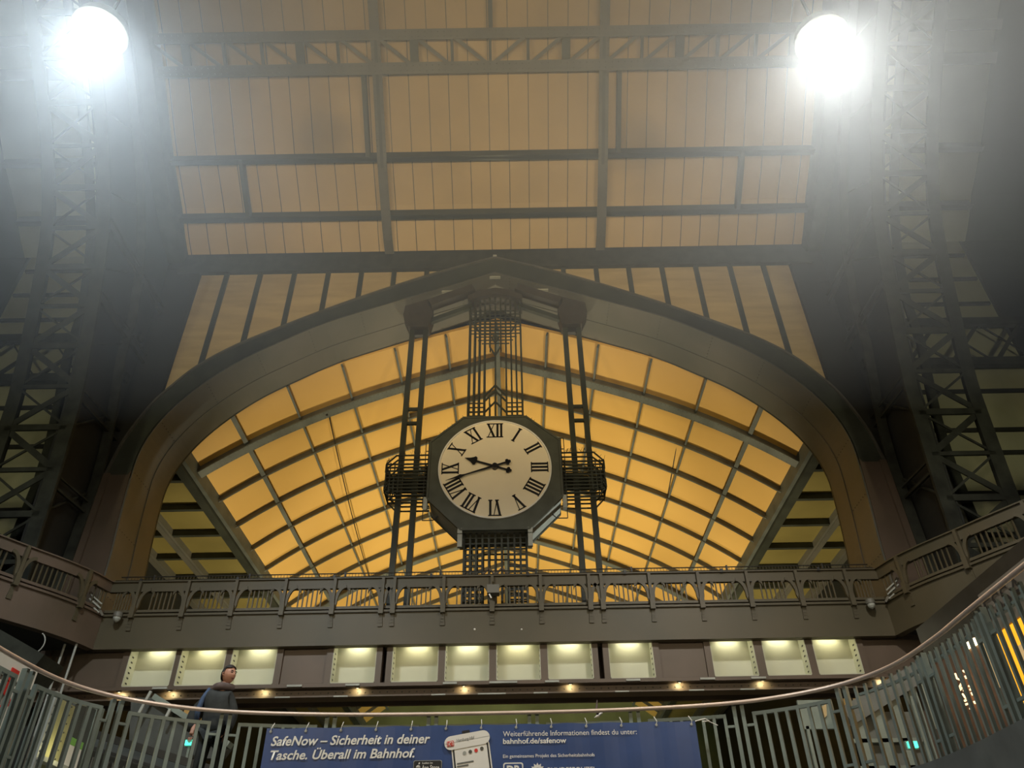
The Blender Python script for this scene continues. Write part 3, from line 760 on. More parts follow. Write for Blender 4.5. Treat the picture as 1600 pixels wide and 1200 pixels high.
# hanger posts
for sgn in (-1, 1):
    side = 'left' if sgn < 0 else 'right'
    t = thing('clock_hanger', (sgn*2.43, 18.55, 8.1), 'pair of tall dark steel posts carrying the clock on its %s' % side, 'hanger', 'paired hanger posts beside the clock')
    for xx in (2.22, 2.65):
        MB().bar((sgn*xx,18.55,8.0),(sgn*xx,18.55,18.15),.15,.15).build('post', 'steel_dark', t)
    for z in (14.7, 14.2):
        MB().box(min(sgn*2.22,sgn*2.65), max(sgn*2.22,sgn*2.65), 18.5, 18.6, z-.04, z+.04).build('spacer', 'steel_dark', t)
    MB().box(min(sgn*2.22,sgn*2.65), max(sgn*2.22,sgn*2.65), 18.48, 18.62, 17.55, 18.1).build('head_plate', 'black', t)
    MB().prism([(sgn*2.02,18.3,18.2),(sgn*2.12,18.3,17.75),(sgn*2.75,18.3,17.75),(sgn*2.95,18.3,18.25),(sgn*2.9,18.3,18.75),(sgn*2.05,18.3,18.98)], (0,.5,0)).build('head_bracket', 'head', t)
    # arms to the centre
    MB().bar((sgn*2.1,18.5,18.1),(sgn*.75,18.5,18.75),.14,.16).build('tie_arm', 'steel_dark', t)
    MB().bar((sgn*2.1,18.2,18.55),(sgn*.7,18.2,19.2),.3,.28).build('tie_arm', 'head', t)
    # side link to the clock
    MB().box(min(sgn*1.8,sgn*2.3), max(sgn*1.8,sgn*2.3), 18.5, 18.6, 12.3, 12.4).build('link', 'black', t)
# grille towers above and below the clock
def rod(b, p, q, r=.022): b.bar(p, q, r*2, r*2)
def chevron(b, cx, z, y, wv, hv, up=1):
    rod(b, (cx-wv,y,z), (cx,y,z+up*hv), .022); rod(b, (cx,y,z+up*hv), (cx+wv,y,z), .022)
t = thing('upper_grille', (0, 18.5, 14), 'openwork steel grille tower between the arch top and the clock', 'grille')
b = MB()
UX = [-.80,-.64,-.49,-.33,-.17,0,.17,.33,.49,.64,.80]
for y in (18.3, 18.75):
    for x in UX:
        z0 = 13.9 if abs(x) > .2 else (15.75 if False else 14.0)
        if x == 0: rod(b, (x,y,13.9), (x,y,18.95), .02)
        elif abs(x) < .2: rod(b, (x,y,13.9), (x,y,15.0), .02); rod(b, (x,y,17.0), (x,y,18.9), .02)
        else: rod(b, (x,y,13.9), (x,y,18.8), .026)
b.build_each('upright', 'steel_dark', t)
b = MB()
for y in (18.3, 18.75):
    for k in range(8):
        z = 17.35+k*.14; hw = .80 if k > 3 else .44 + k*.12
        b.bar((-hw,y,z),(hw,y,z),.03,.03)
    for k in range(6):
        z = 13.95+k*.15
        for s_ in (-1,1): b.bar((s_*.80,y,z),(s_*.33,y,z),.03,.03)
b.build_each('crossbar', 'steel_dark', t)
b = MB()
y = 18.3
for z in (15.3,15.1,14.7): chevron(b, 0, z-.35, y, .33, .4)
for s_ in (-1,1):
    rod(b, (s_*.17,y,17.3), (s_*.17,y,16.85), .022); rod(b, (s_*.17,y,16.85), (0,y,16.5), .022)
    rod(b, (s_*.12,y,17.25),(0,y,17.0), .022); rod(b, (s_*.44,y,17.35),(s_*.75,y,17.9), .02)
    rod(b, (s_*.05,y,17.3),(0,y,17.1), .022)
b.build_each('chevron_rod', 'steel_dark', t)
MB().prism([(-.88,18.2,18.72),(-.88,18.2,19.0),(-.5,18.2,19.2),(0,18.2,19.28),(.5,18.2,19.2),(.88,18.2,19.0),(.88,18.2,18.72),(.5,18.2,18.9),(0,18.2,19.0),(-.5,18.2,18.9)], (0,.7,0)).build('head_cap', 'head', t)
t = thing('lower_grille', (0, 18.5, 8.2), 'openwork steel grille tower from the clock bottom down behind the parapet', 'grille')
b = MB(); LX = [-.80,-.645,-.49,-.33,-.165,0,.165,.33,.49,.645,.80]
for y in (18.2, 18.85):
    for x in LX: b.bar((x,y,8.1),(x,y,10.5),.05,.05)
b.build_each('upright', 'steel_dark', t)
b = MB()
for y in (18.2, 18.85):
    for k in range(15):
        z = 10.35-k*.155
        if k < 3: b.bar((-.8,y,z),(.8,y,z),.035,.035)
        else:
            for s_ in (-1,1): b.bar((s_*.80,y,z),(s_*.33,y,z),.035,.035)
for x in LX: b.bar((x,18.2,10.4),(x,18.85,10.4),.02,.02)
b.build_each('crossbar', 'steel_dark', t)
b = MB()
for cx in (-.165,.165): 
    chevron(b, cx, 9.35, 18.17, .15, .16); chevron(b, cx, 9.2, 18.17, .15, .16)
b.build_each('chevron_rod', 'brown', t)
for sgn in (-1, 1):
    side = 'left' if sgn < 0 else 'right'
    t = thing('side_grille', (sgn*2.4, 18.4, 12), 'octagonal cage of dark rods on the %s flank of the clock' % side, 'grille', 'rod cages flanking the clock')
    for y, nm in ((18.1,'front_rod'), (18.75,'rear_rod')):
        b = MB()
        rows = [(.62,2.72,.28),(.48,2.66,.24)] + [(.34-.105*k, 2.98, 0) for k in range(9)] + [(-.62,2.66,-.24),(-.76,2.72,-.28)]
        for z, xe, ch in rows:
            zz = CZ+z-.05
            if ch:
                b.bar((sgn*1.82,y,zz),(sgn*xe,y,zz),.035,.035); b.bar((sgn*xe,y,zz),(sgn*(xe+.26),y,zz-ch),.035,.035); b.bar((sgn*(xe+.26),y,zz-ch),(sgn*(xe+.26),y,zz-ch*1.9),.035,.035)
            else: b.bar((sgn*1.82,y,zz),(sgn*xe,y,zz),.035,.04)
        for xx in (2.62,2.74,2.86,2.97): b.bar((sgn*xx,y,CZ-.6),(sgn*xx,y,CZ+.34),.03,.03)
        b.build_each(nm, 'steel_dark', t)
    b = MB()
    for xx in (1.9,2.97):
        for k in range(9): b.bar((sgn*xx,18.1,CZ+.29-.105*k),(sgn*xx,18.75,CZ+.29-.105*k),.03,.03)
    b.build_each('side_rod', 'steel_dark', t)
    sk = MB()
    for k in range(34):
        x = sgn*random.uniform(1.9,3.0); z = CZ+(.6 if abs(x) < 2.72 else .3+ (3.0-abs(x))*.8)
        p = Vector((x, 18.1, z)); sk.bar(p, p+Vector((random.uniform(-.07,.07), 0, random.uniform(.06,.16))), .007, .007)
    sk.build('bird_spikes', 'black', t)['kind'] = 'stuff'

# ================================================================== PENDANT FLOODLIGHTS
for c, side in ((Vector((-6.24,6.6,14)),'left'),(Vector((5.85,6.95,14)),'right')):
    t = thing('pendant_lamp', c, 'big round white-glowing floodlight hanging at the upper %s' % side, 'lamp', 'round hall floodlights')
    MB().disc(c, (0,0,1), .36, .04, 40).build('lens', 'lens', t)
    MB().tube([c+Vector((0,0,.045)), c+Vector((0,0,.25)), c+Vector((0,0,.5)), c+Vector((0,0,.6))], [.44,.40,.2,.1], 32).build('reflector', 'steel_grey', t)
    MB().tube([c+Vector((0,0,.6)), Vector((c.x,c.y,rz(c.y)+.4))], .03, 6).build('suspension', 'black', t)
    light('pendant_light', 'SPOT', c-Vector((0,0,.05)), LAMP_W, (.86,.95,1) if side == 'left' else (1,.97,.9), c-Vector((0,0,5)), .35, 165, .5)
# ================================================================== RAILING AND BANNER
ZR = 4.45
hr = MB().tube([p+Vector((0,0,ZR)) for p in RAILXY], .027, 10).build('handrail', 'rail', smooth=True)
tag(hr, 'polished copper-coloured handrail curving around the floor opening', 'handrail')
FP = offs(RAILXY, .07)
# arc-length table
cum = [0]
for a, b in zip(FP, FP[1:]): cum.append(cum[-1]+(b-a).length)
def onpath(s):
    s = max(0, min(cum[-1]-1e-4, s)); j = max(k for k in range(len(cum)) if cum[k] <= s); j = min(j, len(FP)-2)
    a, b = FP[j], FP[j+1]; return a.lerp(b, (s-cum[j])/(cum[j+1]-cum[j])), (b-a).normalized()
mid = min(range(len(FP)), key=lambda i: abs(FP[i].x-0) + (0 if FP[i].y > 8 else 99)); s0 = cum[mid]
def bar_at(b, s, z0, z1, w_=.042, d_=.042, cut=True):
    p, tn = onpath(s); n = Vector((-tn.y, tn.x, 0)); a = tn*w_/2; c = n*d_/2
    b.hexa([p-a-c+Vector((0,0,z0)), p+a-c+Vector((0,0,z0)), p+a+c+Vector((0,0,z0+(.05 if cut else 0))), p-a+c+Vector((0,0,z0+(.05 if cut else 0))),
            p-a-c+Vector((0,0,z1)), p+a-c+Vector((0,0,z1)), p+a+c+Vector((0,0,z1)), p-a+c+Vector((0,0,z1))])
PT = 1.44
kk = list(range(-8, 9))
def sidename(s):
    p, _ = onpath(s)
    return 'left' if p.x < 0 else 'right'
for k in range(-8, 8):      # posts at s0 + .72 + 1.44k
    s = s0 + PT/2 + PT*k
    if s < .3 or s > cum[-1]-.3: continue
    n_ = k+1 if k >= 0 else -k
    sd = 'right' if k >= 0 else 'left'
    p, tn = onpath(s)
    t = thing('post', p+Vector((0,0,FL-.1)), 'twin grey railing post, %s to the %s of the banner middle' % (ORD[n_-1], sd), 'post', 'twin railing posts around the opening')
    for ds in (-.055, .055):
        b = MB(); bar_at(b, s+ds, FL-.2, ZR-.02, .05, .07); b.build('flat_bar', 'fence', t)
for k in range(-8, 9):
    s = s0 + PT*k
    if s < .8 or s > cum[-1]-.8: continue
    p, tn = onpath(s)
    lb = 'grey barred railing panel hidden behind the banner middle' if k == 0 else 'grey barred railing panel, %s to the %s of the banner middle' % (ORD[abs(k)-1], 'right' if k > 0 else 'left')
    t = thing('railing', p+Vector((0,0,FL-.05)), lb, 'railing', 'barred railing panels around the opening')
    h = .52
    side_run = k >= 4        # on the right flank the bars stand free above a rail set behind them
    for j in range(8):
        b = MB(); bar_at(b, s-h+j*2*h/7, FL-.13, 4.40 if side_run else 4.30, .036 if side_run else .042, .034 if side_run else .05); b.build('baluster', 'fence', t)
    q = [onpath(s-h-.02+j*(2*h+.04)/6)[0]+Vector((.05 if side_run else 0,0,4.30)) for j in range(7)]
    MB().sweep(q, (0,0,1), .03 if side_run else .045, .045).build('top_bar', 'fence', t)
    for z in (4.16, 3.52):
        b = MB()
        for e in (-1, 1):
            p0, _ = onpath(s+e*h); p1, _ = onpath(s+e*(h+.15)); b.bar(p0+Vector((0,0,z)), p1+Vector((0,0,z)), .04, .03)
        b.build_each('link', 'fence', t)
# banner
BY = 11.27
def bq(px, py): return at(px, py, BY)
TL, TR = bq(417,1139), bq(1086,1125)
BX0, BX1, BZ1, BZ0 = TL.x, TR.x, (TL.z+TR.z)/2, 3.38
ban = thing('banner', ((BX0+BX1)/2, BY, BZ0), 'wide dark blue printed banner tied to the railing', 'banner')
b = MB(); N = 60
g = []
for i in range(N+1):
    x = BX0 + (BX1-BX0)*i/N; sag = .012*sin(i*pi*10/N)**2
    g.append((x, BY + .004*sin(i*1.3), BZ1 - sag))
for (a, c) in zip(g, g[1:]):
    b.hexa([(a[0],a[1],BZ0),(c[0],c[1],BZ0),(c[0],c[1]+.006,BZ0),(a[0],a[1]+.006,BZ0),(a[0],a[1],a[2]),(c[0],c[1],c[2]),(c[0],c[1]+.006,c[2]),(a[0],a[1]+.006,a[2])])
b.build('cloth', 'navy', ban)
for i in range(13):
    x = BX0+.06 + (BX1-BX0-.12)*i/12
    MB().disc((x, BY-.008, BZ1-.045), (0,1,0), .018, .004, 12).build('eyelet', 'pale', ban)
    MB().tube([(x,BY-.01,BZ1-.045),(x+.01,BY-.02,BZ1+.0),(x+.0,BY+.12,4.32)], .005, 5).build('cable_tie', 'white', ban)
def flat(name, poly, m, y=0, d=.003):
    return MB().prism([(x, BY-.006-y, z) for x, z in poly], (0,-d,0)).build(name, m, ban)
def text(name, body, parent, m, origin, width, height=None, bold=0, shear=0, u=Vector((1,0,0)), v=Vector((0,0,1)), depth=.003):
    cu = bpy.data.curves.new(name, 'FONT'); cu.body = body; cu.size = 1; cu.offset = bold; cu.shear = shear; cu.extrude = 0; cu.resolution_u = 3
    o = bpy.data.objects.new('tmp', cu); COL.objects.link(o)
    bpy.context.view_layer.update(); dg = bpy.context.evaluated_depsgraph_get()
    me = bpy.data.meshes.new_from_object(o.evaluated_get(dg)); bpy.data.objects.remove(o)
    xs_ = [q.co.x for q in me.vertices]; ys_ = [q.co.y for q in me.vertices]
    x0, x1 = min(xs_), max(xs_); sx = width/(x1-x0); sy = (height/.73) if height else sx
    nrm = u.cross(v)
    for q in me.vertices: q.co = Vector(origin) + u*((q.co.x-x0)*sx) + v*(q.co.y*sy) + nrm*depth
    me.materials.clear(); me.materials.append(M[m])
    ob = bpy.data.objects.new(name, me); COL.objects.link(ob); ob.parent = parent; ob.matrix_parent_inverse = parent.matrix_world.inverted(); return ob
def btext(body, x0, x1, ybase, cap, m='white', bold=0, shear=0, name='lettering'):
    a = bq(x0, ybase); c = bq(x1, ybase - (x1-x0)*.0175)
    hz = abs(bq(x0, ybase-cap).z - a.z)
    return text(name, body, ban, m, (a.x, BY-.008, (a.z+c.z)/2), c.x-a.x, hz, bold, shear)
btext('SafeNow – Sicherheit in deiner', 423, 672, 1165.5, 15, bold=.022, shear=.22)
btext('Tasche. Überall im Bahnhof.', 421, 648, 1187.5, 15, bold=.022, shear=.22)
btext('Weiterführende Informationen findest du unter:', 786, 995, 1151, 8.5)
btext('bahnhof.de/safenow', 786, 885, 1162.5, 8.5, bold=.02)
btext('Ein gemeinsames Projekt des Sicherheitsbahnhofs', 786, 929, 1184.5, 5.5, bold=.006)
btext('BUNDESPOLIZEI', 856, 929, 1208, 9, bold=.01)
def rrect(cx, cz, w_, h_, r, rot=0, n=5):
    out_ = []
    for (sx, sz, a0) in ((1,1,0),(-1,1,90),(-1,-1,180),(1,-1,270)):
        for k in range(n+1):
            a = radians(a0+90*k/n); x = sx*(w_/2-r)+r*cos(a); z = sz*(h_/2-r)+r*sin(a); out_.append((x, z))
    c_, s_ = cos(rot), sin(rot)
    return [(cx+x*c_-z*s_, cz+x*s_+z*c_) for x, z in out_]
def loc(px, py): p = bq(px, py); return p.x, p.z
sc_ = abs(bq(800,1170).x - bq(900,1170).x)/100
sv = abs(bq(800,1160).z - bq(800,1180).z)/20
# telephone graphic
x, z = loc(741, 1190); rot = radians(8)
flat('phone_outline', rrect(x, z-.2, 60*sc_, 115*sv, .07, rot), 'white', .001)
flat('phone_edge', rrect(x, z-.2, 56*sc_, 111*sv, .06, rot), 'print_black', .004)
flat('phone_screen', rrect(x, z-.2, 51*sc_, 106*sv, .055, rot), 'white', .007)
x, z = loc(728, 1144); flat('phone_notch', rrect(x, z, 13*sc_, 5*sv, .02, rot), 'print_black', .010)
x, z = loc(730, 1157); flat('message_card', rrect(x, z, 72*sc_, 22*sv, .09, radians(9)), 'white', .013)
x, z = loc(704, 1163); flat('red_logo', rrect(x, z, 11*sc_, 9*sv, .012, radians(9)), 'red', .017); flat('red_logo_inner', rrect(x, z, 9*sc_, 7*sv, .01, radians(9)), 'white', .020)
text('lettering', 'DB', ban, 'red', (x-.034, BY-.030, z-.024), .068, .048, .03)
text('lettering', 'Hamburg Hbf', ban, 'slab', (loc(714,1160)[0], BY-.024, loc(714,1160)[1]), 28*sc_, 5*sv, 0, u=Vector((cos(radians(9)),0,sin(radians(9)))), v=Vector((-sin(radians(9)),0,cos(radians(9)))))
for px, py, m_ in ((726,1177,'pale'),(735,1175,'steel'),(744,1173,'red'),(753,1170,'steel')):
    x, z = loc(px, py); MB().disc((x, BY-.018, z), (0,-1,0), .024, .003, 14).build('app_icon', m_, ban)
for px, py, w_ in ((714,1192,26),(714,1197,18)):
    x, z = loc(px, py); flat('text_line', rrect(x+w_*sc_/2, z, w_*sc_, 2*sv, .006, rot), 'slab', .012)
# store badge, logos
x, z = loc(668, 1200); flat('store_badge_edge', rrect(x, z, 44*sc_, 23*sv, .02), 'pale', .001); flat('store_badge', rrect(x, z, 42.5*sc_, 21.5*sv, .02), 'print_black', .004)
text('lettering', 'App Store', ban, 'white', (loc(659,1203)[0], BY-.014, loc(659,1203)[1]), 27*sc_, 7*sv, .015)
text('lettering', 'Laden im', ban, 'white', (loc(660,1194)[0], BY-.014, loc(660,1194)[1]), 16*sc_, 3*sv, .01)
x, z = loc(653.5, 1199.5); flat('apple_mark', rrect(x, z, 7*sc_, 7.5*sv, .034), 'white', .008); flat('apple_leaf', rrect(x+.012, z+.05, 2*sc_, 3*sv, .008, -.5), 'white', .008)
x, z = loc(802, 1203); flat('logo_frame', rrect(x, z, 31*sc_, 22*sv, .03), 'white', .001); flat('logo_inner', rrect(x, z, 27*sc_, 18*sv, .02), 'navy', .004)
text('lettering', 'DB', ban, 'white', (x-10*sc_, BY-.014, z-6.3*sv), 20*sc_, 13*sv, .04)
x, z = loc(840, 1204); st = []
for i in range(24):
    a = 2*pi*i/24; r_ = (11 if i % 2 == 0 else 7.5)*sc_; st.append((x+r_*cos(a), z+r_*sin(a)))
flat('star_emblem', st, 'white', .001); flat('star_core', rrect(x, z, 8*sc_, 8*sv, .035), 'navy', .005)
# loose tie ends at the right corner
tt = MB(); p = bq(1086,1127)
tt.tube([p, p+Vector((.14,-.01,.03)), p+Vector((.2,-.01,.0)), p+Vector((.1,-.01,-.01))], .008, 5).tube([p+Vector((.17,-.01,.0)), p+Vector((.3,-.01,-.06))], .006, 5)
tt.build('loose_tie', 'white', ban)

M['lip'] = mat('lip', (.30,.11,.08), .5)
# ================================================================== MAN behind the railing
MP = Vector((-3.76, 11.5, FL+.0))
man = thing('person', MP, 'man in dark jacket with brown hood looking over his shoulder, behind the railing at left', 'person')
def grow(name, verts, edges, m, parent, sub=2):
    me = bpy.data.meshes.new(name); me.from_pydata([tuple(MP+Vector(v[:3])) for v in verts], edges, [])
    o = bpy.data.objects.new(name, me); COL.objects.link(o)
    sk = o.modifiers.new('skin', 'SKIN'); sk.use_smooth_shade = True
    for i, v in enumerate(verts):
        r = v[3] if isinstance(v[3], tuple) else (v[3], v[3]); me.skin_vertices[0].data[i].radius = r
        me.skin_vertices[0].data[i].use_root = (i == 0)
    ss = o.modifiers.new('sub', 'SUBSURF'); ss.levels = sub; ss.render_levels = sub
    bpy.context.view_layer.update(); dg = bpy.context.evaluated_depsgraph_get()
    m2 = bpy.data.meshes.new_from_object(o.evaluated_get(dg)); bpy.data.objects.remove(o)
    m2.materials.clear(); m2.materials.append(M[m]); m2.shade_smooth()
    o = bpy.data.objects.new(name, m2); COL.objects.link(o); o.parent = parent; o.matrix_parent_inverse = parent.matrix_world.inverted(); return o
# body (skin): pelvis root, legs, torso, neck, arms, hands
V = [(0,0,.95,(.15,.11)),(0,0,1.15,(.13,.10)),(0,-.02,1.33,(.11,.08)),(.02,-.03,1.46,(.065,.055)),(.04,-.045,1.58,.055),
     (-.10,0,.90,.085),(-.11,-.03,.50,.06),(-.12,.02,.12,.045),(-.12,-.10,.05,.04),
     (.10,0,.90,.085),(.12,.06,.50,.06),(.14,.16,.12,.045),(.14,.06,.06,.04),
     (-.13,-.01,1.32,.05),(-.27,-.02,1.15,.045),(-.26,-.12,.90,.035),(-.26,-.15,.82,.035),
     (.10,-.02,1.32,.05),(.21,0,1.13,.045),(.20,-.08,.90,.035),(.20,-.10,.82,.035)]
E_ = [(0,1),(1,2),(2,3),(3,4),(0,5),(5,6),(6,7),(7,8),(0,9),(9,10),(10,11),(11,12),(2,13),(13,14),(14,15),(15,16),(2,17),(17,18),(18,19),(19,20)]
body = grow('body', V, E_, 'skin', man)
for sx, base in ((-1, V[16]), (1, V[20])):
    for k in range(4):
        x0 = base[0]+(-.024+.016*k); L = (.055,.068,.07,.06)[k]
        grow('finger', [(x0,base[1],base[2]-.02,.009),(x0,base[1]-.012,base[2]-.02-L*.6,.008),(x0,base[1]-.008,base[2]-.02-L*1.1,.007)], [(0,1),(1,2)], 'skin', man, 1)
    grow('thumb', [(base[0]-sx*.03,base[1]-.01,base[2]+.01,.01),(base[0]-sx*.05,base[1]-.03,base[2]-.03,.008)], [(0,1)], 'skin', man, 1)
# head: turned to the right of the picture
HC = MP + Vector((.06,-.05,1.655)); yaw = radians(58)     # facing +x mostly, a bit to the camera
fwd = Vector((sin(yaw), -cos(yaw), 0)); rgt = Vector((cos(yaw), sin(yaw), 0)); upv = Vector((0,0,1))
def headmesh():
    import bmesh
    bm = bmesh.new(); bmesh.ops.create_uvsphere(bm, u_segments=32, v_segments=24, radius=1)
    for v in bm.verts:
        x, y, z = v.co     # y = forward
        sx_ = .085; sy_ = .107; sz_ = .128
        if z < 0: sx_ *= 1-.30*(-z)**1.5; y2 = y*sy_*(1-.12*(-z)) + .012*(-z)
        else: y2 = y*sy_
        if y > 0.2: y2 += .006*max(0, 1-abs(z+.1)*2)*(y)
        X, Z = x*sx_, z*sz_
        # nose
        g_ = math.exp(-((X/.013)**2 + ((Z+.012)/.026)**2)); y2 += .022*g_*(y > 0)
        g_ = math.exp(-((X/.011)**2 + ((Z-.012)/.02)**2)); y2 += .008*g_*(y > 0)
        for ex in (-.03, .03):      # eye sockets
            g_ = math.exp(-(((X-ex)/.016)**2 + ((Z-.018)/.012)**2)); y2 -= .009*g_*(y > 0)
        g_ = math.exp(-((X/.03)**2 + ((Z-.042)/.010)**2)); y2 += .005*g_*(y > 0)  # brow
        g_ = math.exp(-((X/.022)**2 + ((Z+.052)/.006)**2)); y2 += .006*g_*(y > 0)  # lips
        g_ = math.exp(-((X/.02)**2 + ((Z+.1)/.016)**2)); y2 += .008*g_*(y > 0)  # chin
        p = HC + rgt*X + fwd*y2 + upv*Z; v.co = p
    me = bpy.data.meshes.new('head'); bm.to_mesh(me); bm.free(); me.materials.append(M['skin']); me.shade_smooth()
    o = bpy.data.objects.new('head', me); COL.objects.link(o); o.parent = man; o.matrix_parent_inverse = man.matrix_world.inverted(); return o
head = headmesh()
def hp(x, y, z): return HC + rgt*x + fwd*y + upv*z
for ex in (-.03, .03):
    MB().tube([hp(ex-.013,.096,.018), hp(ex,.099,.020), hp(ex+.013,.096,.018)], .006, 6).build('eye', 'print_black', man)
    MB().tube([hp(ex-.02,.102,.038), hp(ex,.107,.042), hp(ex+.02,.100,.036)], .006, 5).build('eyebrow', 'hair', man)
MB().tube([hp(-.022,.103,-.055), hp(0,.110,-.054), hp(.022,.103,-.055)], .005, 6).build('mouth', 'lip', man)
for s_ in (-1, 1):
    MB().tube([hp(s_*.086,0,.022), hp(s_*.097,-.012,.018), hp(s_*.097,-.012,-.012), hp(s_*.086,.002,-.026)], [.008,.011,.009,.006], 8).build('ear', 'skin', man, True)
# beard shade and hair cap
def hairmesh():
    import bmesh
    bm = bmesh.new(); bmesh.ops.create_uvsphere(bm, u_segments=32, v_segments=20, radius=1)
    dele = [v for v in bm.verts if not (v.co.z > .42 + .22*max(0, v.co.y) or (v.co.y < .05 and v.co.z > -.05) or (v.co.y < -.35 and v.co.z > -.5))]
    bmesh.ops.delete(bm, geom=dele, context='VERTS')
    for v in bm.verts:
        x, y, z = v.co; r = 1 + .02*sin(x*37)*sin(z*41)
        v.co = HC + rgt*x*.090*r + fwd*y*.113*r + upv*(z*.136*r)
    me = bpy.data.meshes.new('hair'); bm.to_mesh(me); bm.free(); me.materials.append(M['hair']); me.shade_smooth()
    o = bpy.data.objects.new('hair', me); COL.objects.link(o); so_ = o.modifiers.new('s', 'SOLIDIFY'); so_.thickness = .012; o.parent = man; o.matrix_parent_inverse = man.matrix_world.inverted()
hairmesh()
J = [(0,0,.80,(.24,.19)),(0,0,.98,(.23,.18)),(0,0,1.18,(.23,.17)),(0,-.02,1.36,(.23,.16)),(.015,-.02,1.46,(.15,.12)),
     (-.15,-.01,1.36,.11),(-.33,-.02,1.12,.11),(-.31,-.10,.88,.08),
     (.12,-.02,1.37,.09),(.21,0,1.13,.09),(.20,-.08,.88,.07)]
grow('jacket', J, [(0,1),(1,2),(2,3),(3,4),(3,5),(5,6),(6,7),(3,8),(8,9),(9,10)], 'jacket', man)
T_ = [(0,0,.92,(.17,.13)),(-.10,0,.84,.11),(-.11,-.03,.50,.085),(-.12,.02,.12,.07),(.10,0,.84,.11),(.12,.06,.50,.085),(.14,.15,.14,.07)]
grow('trousers', T_, [(0,1),(1,2),(2,3),(0,4),(4,5),(5,6)], 'jacket', man)
grow('hood', [(-.13,-.02,1.47,.06),(-.07,.08,1.52,.065),(.02,.10,1.53,.06),(.10,.06,1.51,.055),(.13,-.04,1.48,.05),(.05,-.10,1.49,.06),(-.06,-.10,1.49,.06)], [(0,1),(1,2),(2,3),(3,4),(4,5),(5,6),(6,0)], 'hood', man)
MB().tube([MP+Vector(v) for v in ((-.16,-.10,1.46),(-.21,-.14,1.32),(-.24,-.15,1.15),(-.25,-.10,1.0))], [.02,.03,.04,.03], 10).build('bag_strap', 'blue', man, True)
for sx, ft in ((-1, (-.12,-.02,.045)), (1, (.14,.12,.045))):
    grow('shoe', [(ft[0],ft[1]+.06,.05,.05),(ft[0],ft[1]-.06,.045,.045),(ft[0],ft[1]-.16,.04,.035)], [(0,1),(1,2)], 'print_black', man)

M['green'] = mat('green_print', (.25,.55,.12), .5)
M['yellow_plate'] = mat('cream_plate', (.42,.40,.20), .5)
# ================================================================== THINGS BEHIND THE LEFT RAILING
def panel(name, quad, m, parent=None, d=.03):
    """upright board: quad of four world points, given thickness away from the camera"""
    return MB().prism(quad, (0, d, 0)).build(name, m, parent)
def upr(px, py0, py1, X=None, Y=None):   # vertical edge through px at py0, foot at height of py1
    p = at(px, py0, Y); return p, at(px, py1, Y).z
def board(name, pxl, pyl, pxr, pyr, pybot, Y, m, parent=None, d=.04):
    a, c = at(pxl, pyl, Y), at(pxr, pyr, Y); zb_ = at((pxl+pxr)/2, pybot, Y).z
    return MB().prism([(a.x,Y,a.z),(c.x,Y,c.z),(c.x,Y,zb_),(a.x,Y,zb_)], (0,d,0)).build(name, m, parent)
Y1 = 12.3
def vboard(name, x0, x1, z0, z1, Y, m, parent=None, d=.04): return MB().box(x0, x1, Y, Y+d, z0, z1).build(name, m, parent)
XL = -6.2
t = thing('info_board', (XL, 10.1, FL), 'white information board with red symbols at the far left behind the railing', 'sign board')
MB().box(XL-.10, XL-.03, 9.0, 10.98, FL, 4.98).build('frame', 'steel', t)
MB().box(XL-.03, XL, 9.1, 10.93, 4.70, 4.96).build('header', 'white', t)
MB().box(XL-.03, XL, 9.1, 10.28, 3.6, 4.63).build('poster', 'white', t)
MB().box(XL-.03, XL, 10.40, 10.88, 3.75, 4.64).build('poster', 'white', t)
for px, py, r_ in ((20,1057,.07),(10,1076,.06)):
    q = atx(px, py, XL); r0 = r_*1.3
    MB().prism([(XL+.004,q.y-r0,q.z+r0),(XL+.004,q.y+r0,q.z+r0),(XL+.004,q.y+r0,q.z-r0*.7),(XL+.004,q.y,q.z-r0*1.2),(XL+.004,q.y-r0,q.z-r0*.7)], (.01,0,0)).build('red_symbol', 'red', t)
q = atx(3,1110,XL); MB().bar((XL+.005,q.y-.15,q.z),(XL+.005,q.y+.12,q.z+.1),.01,.03,(1,0,0)).bar((XL+.005,q.y+.12,q.z+.1),(XL+.005,q.y+.02,q.z+.2),.01,.03,(1,0,0)).build('red_mark', 'red', t)
t = thing('lit_alcove', (XL, 12, FL), 'yellow-lit riveted steel wall plate behind the left railing', 'wall plate')
MB().box(XL-.08, XL-.02, 11.60, 12.2, FL, 4.80).build('wall_plate', 'yellow_plate', t)
MB().box(XL-.08, XL+.03, 11.52, 11.60, FL, 4.84).build('edge_strip', 'pale', t)
MB().box(XL-.08, XL-.03, 12.2, 12.95, FL, 4.92).build('shade_plate', 'gusset', t)
MB().box(XL-.08, XL+.06, 12.86, 12.95, FL, 4.95).build('edge_post', 'fence', t)
MB().box(XL-.02, XL+.10, 11.60, 12.9, 3.93, 3.99).build('ledge', 'pale', t)
rv = MB()
for k in range(12): rv.rivet((XL+.03, 11.56, FL+.1+k*.12), (1,0,0), .016)
for k in range(12): rv.rivet((XL-.02, 12.1, FL+.1+k*.12), (1,0,0), .014)
rv.build('rivets', 'rivet', t)['kind'] = 'stuff'
light('alcove_lamp', 'POINT', (XL+.22, 11.85, 4.12), 3.0, (1,.92,.5), size=.05)
t = thing('notice_board', (XL, 12.5, FL), 'small cream notice with green header on the plate beside the yellow-lit wall', 'notice')
MB().box(XL-.03, XL, 12.3, 12.72, FL, 4.30).build('sheet', 'white', t)
MB().box(XL-.03, XL+.003, 12.3, 12.72, 4.30, 4.40).build('header', 'green', t)
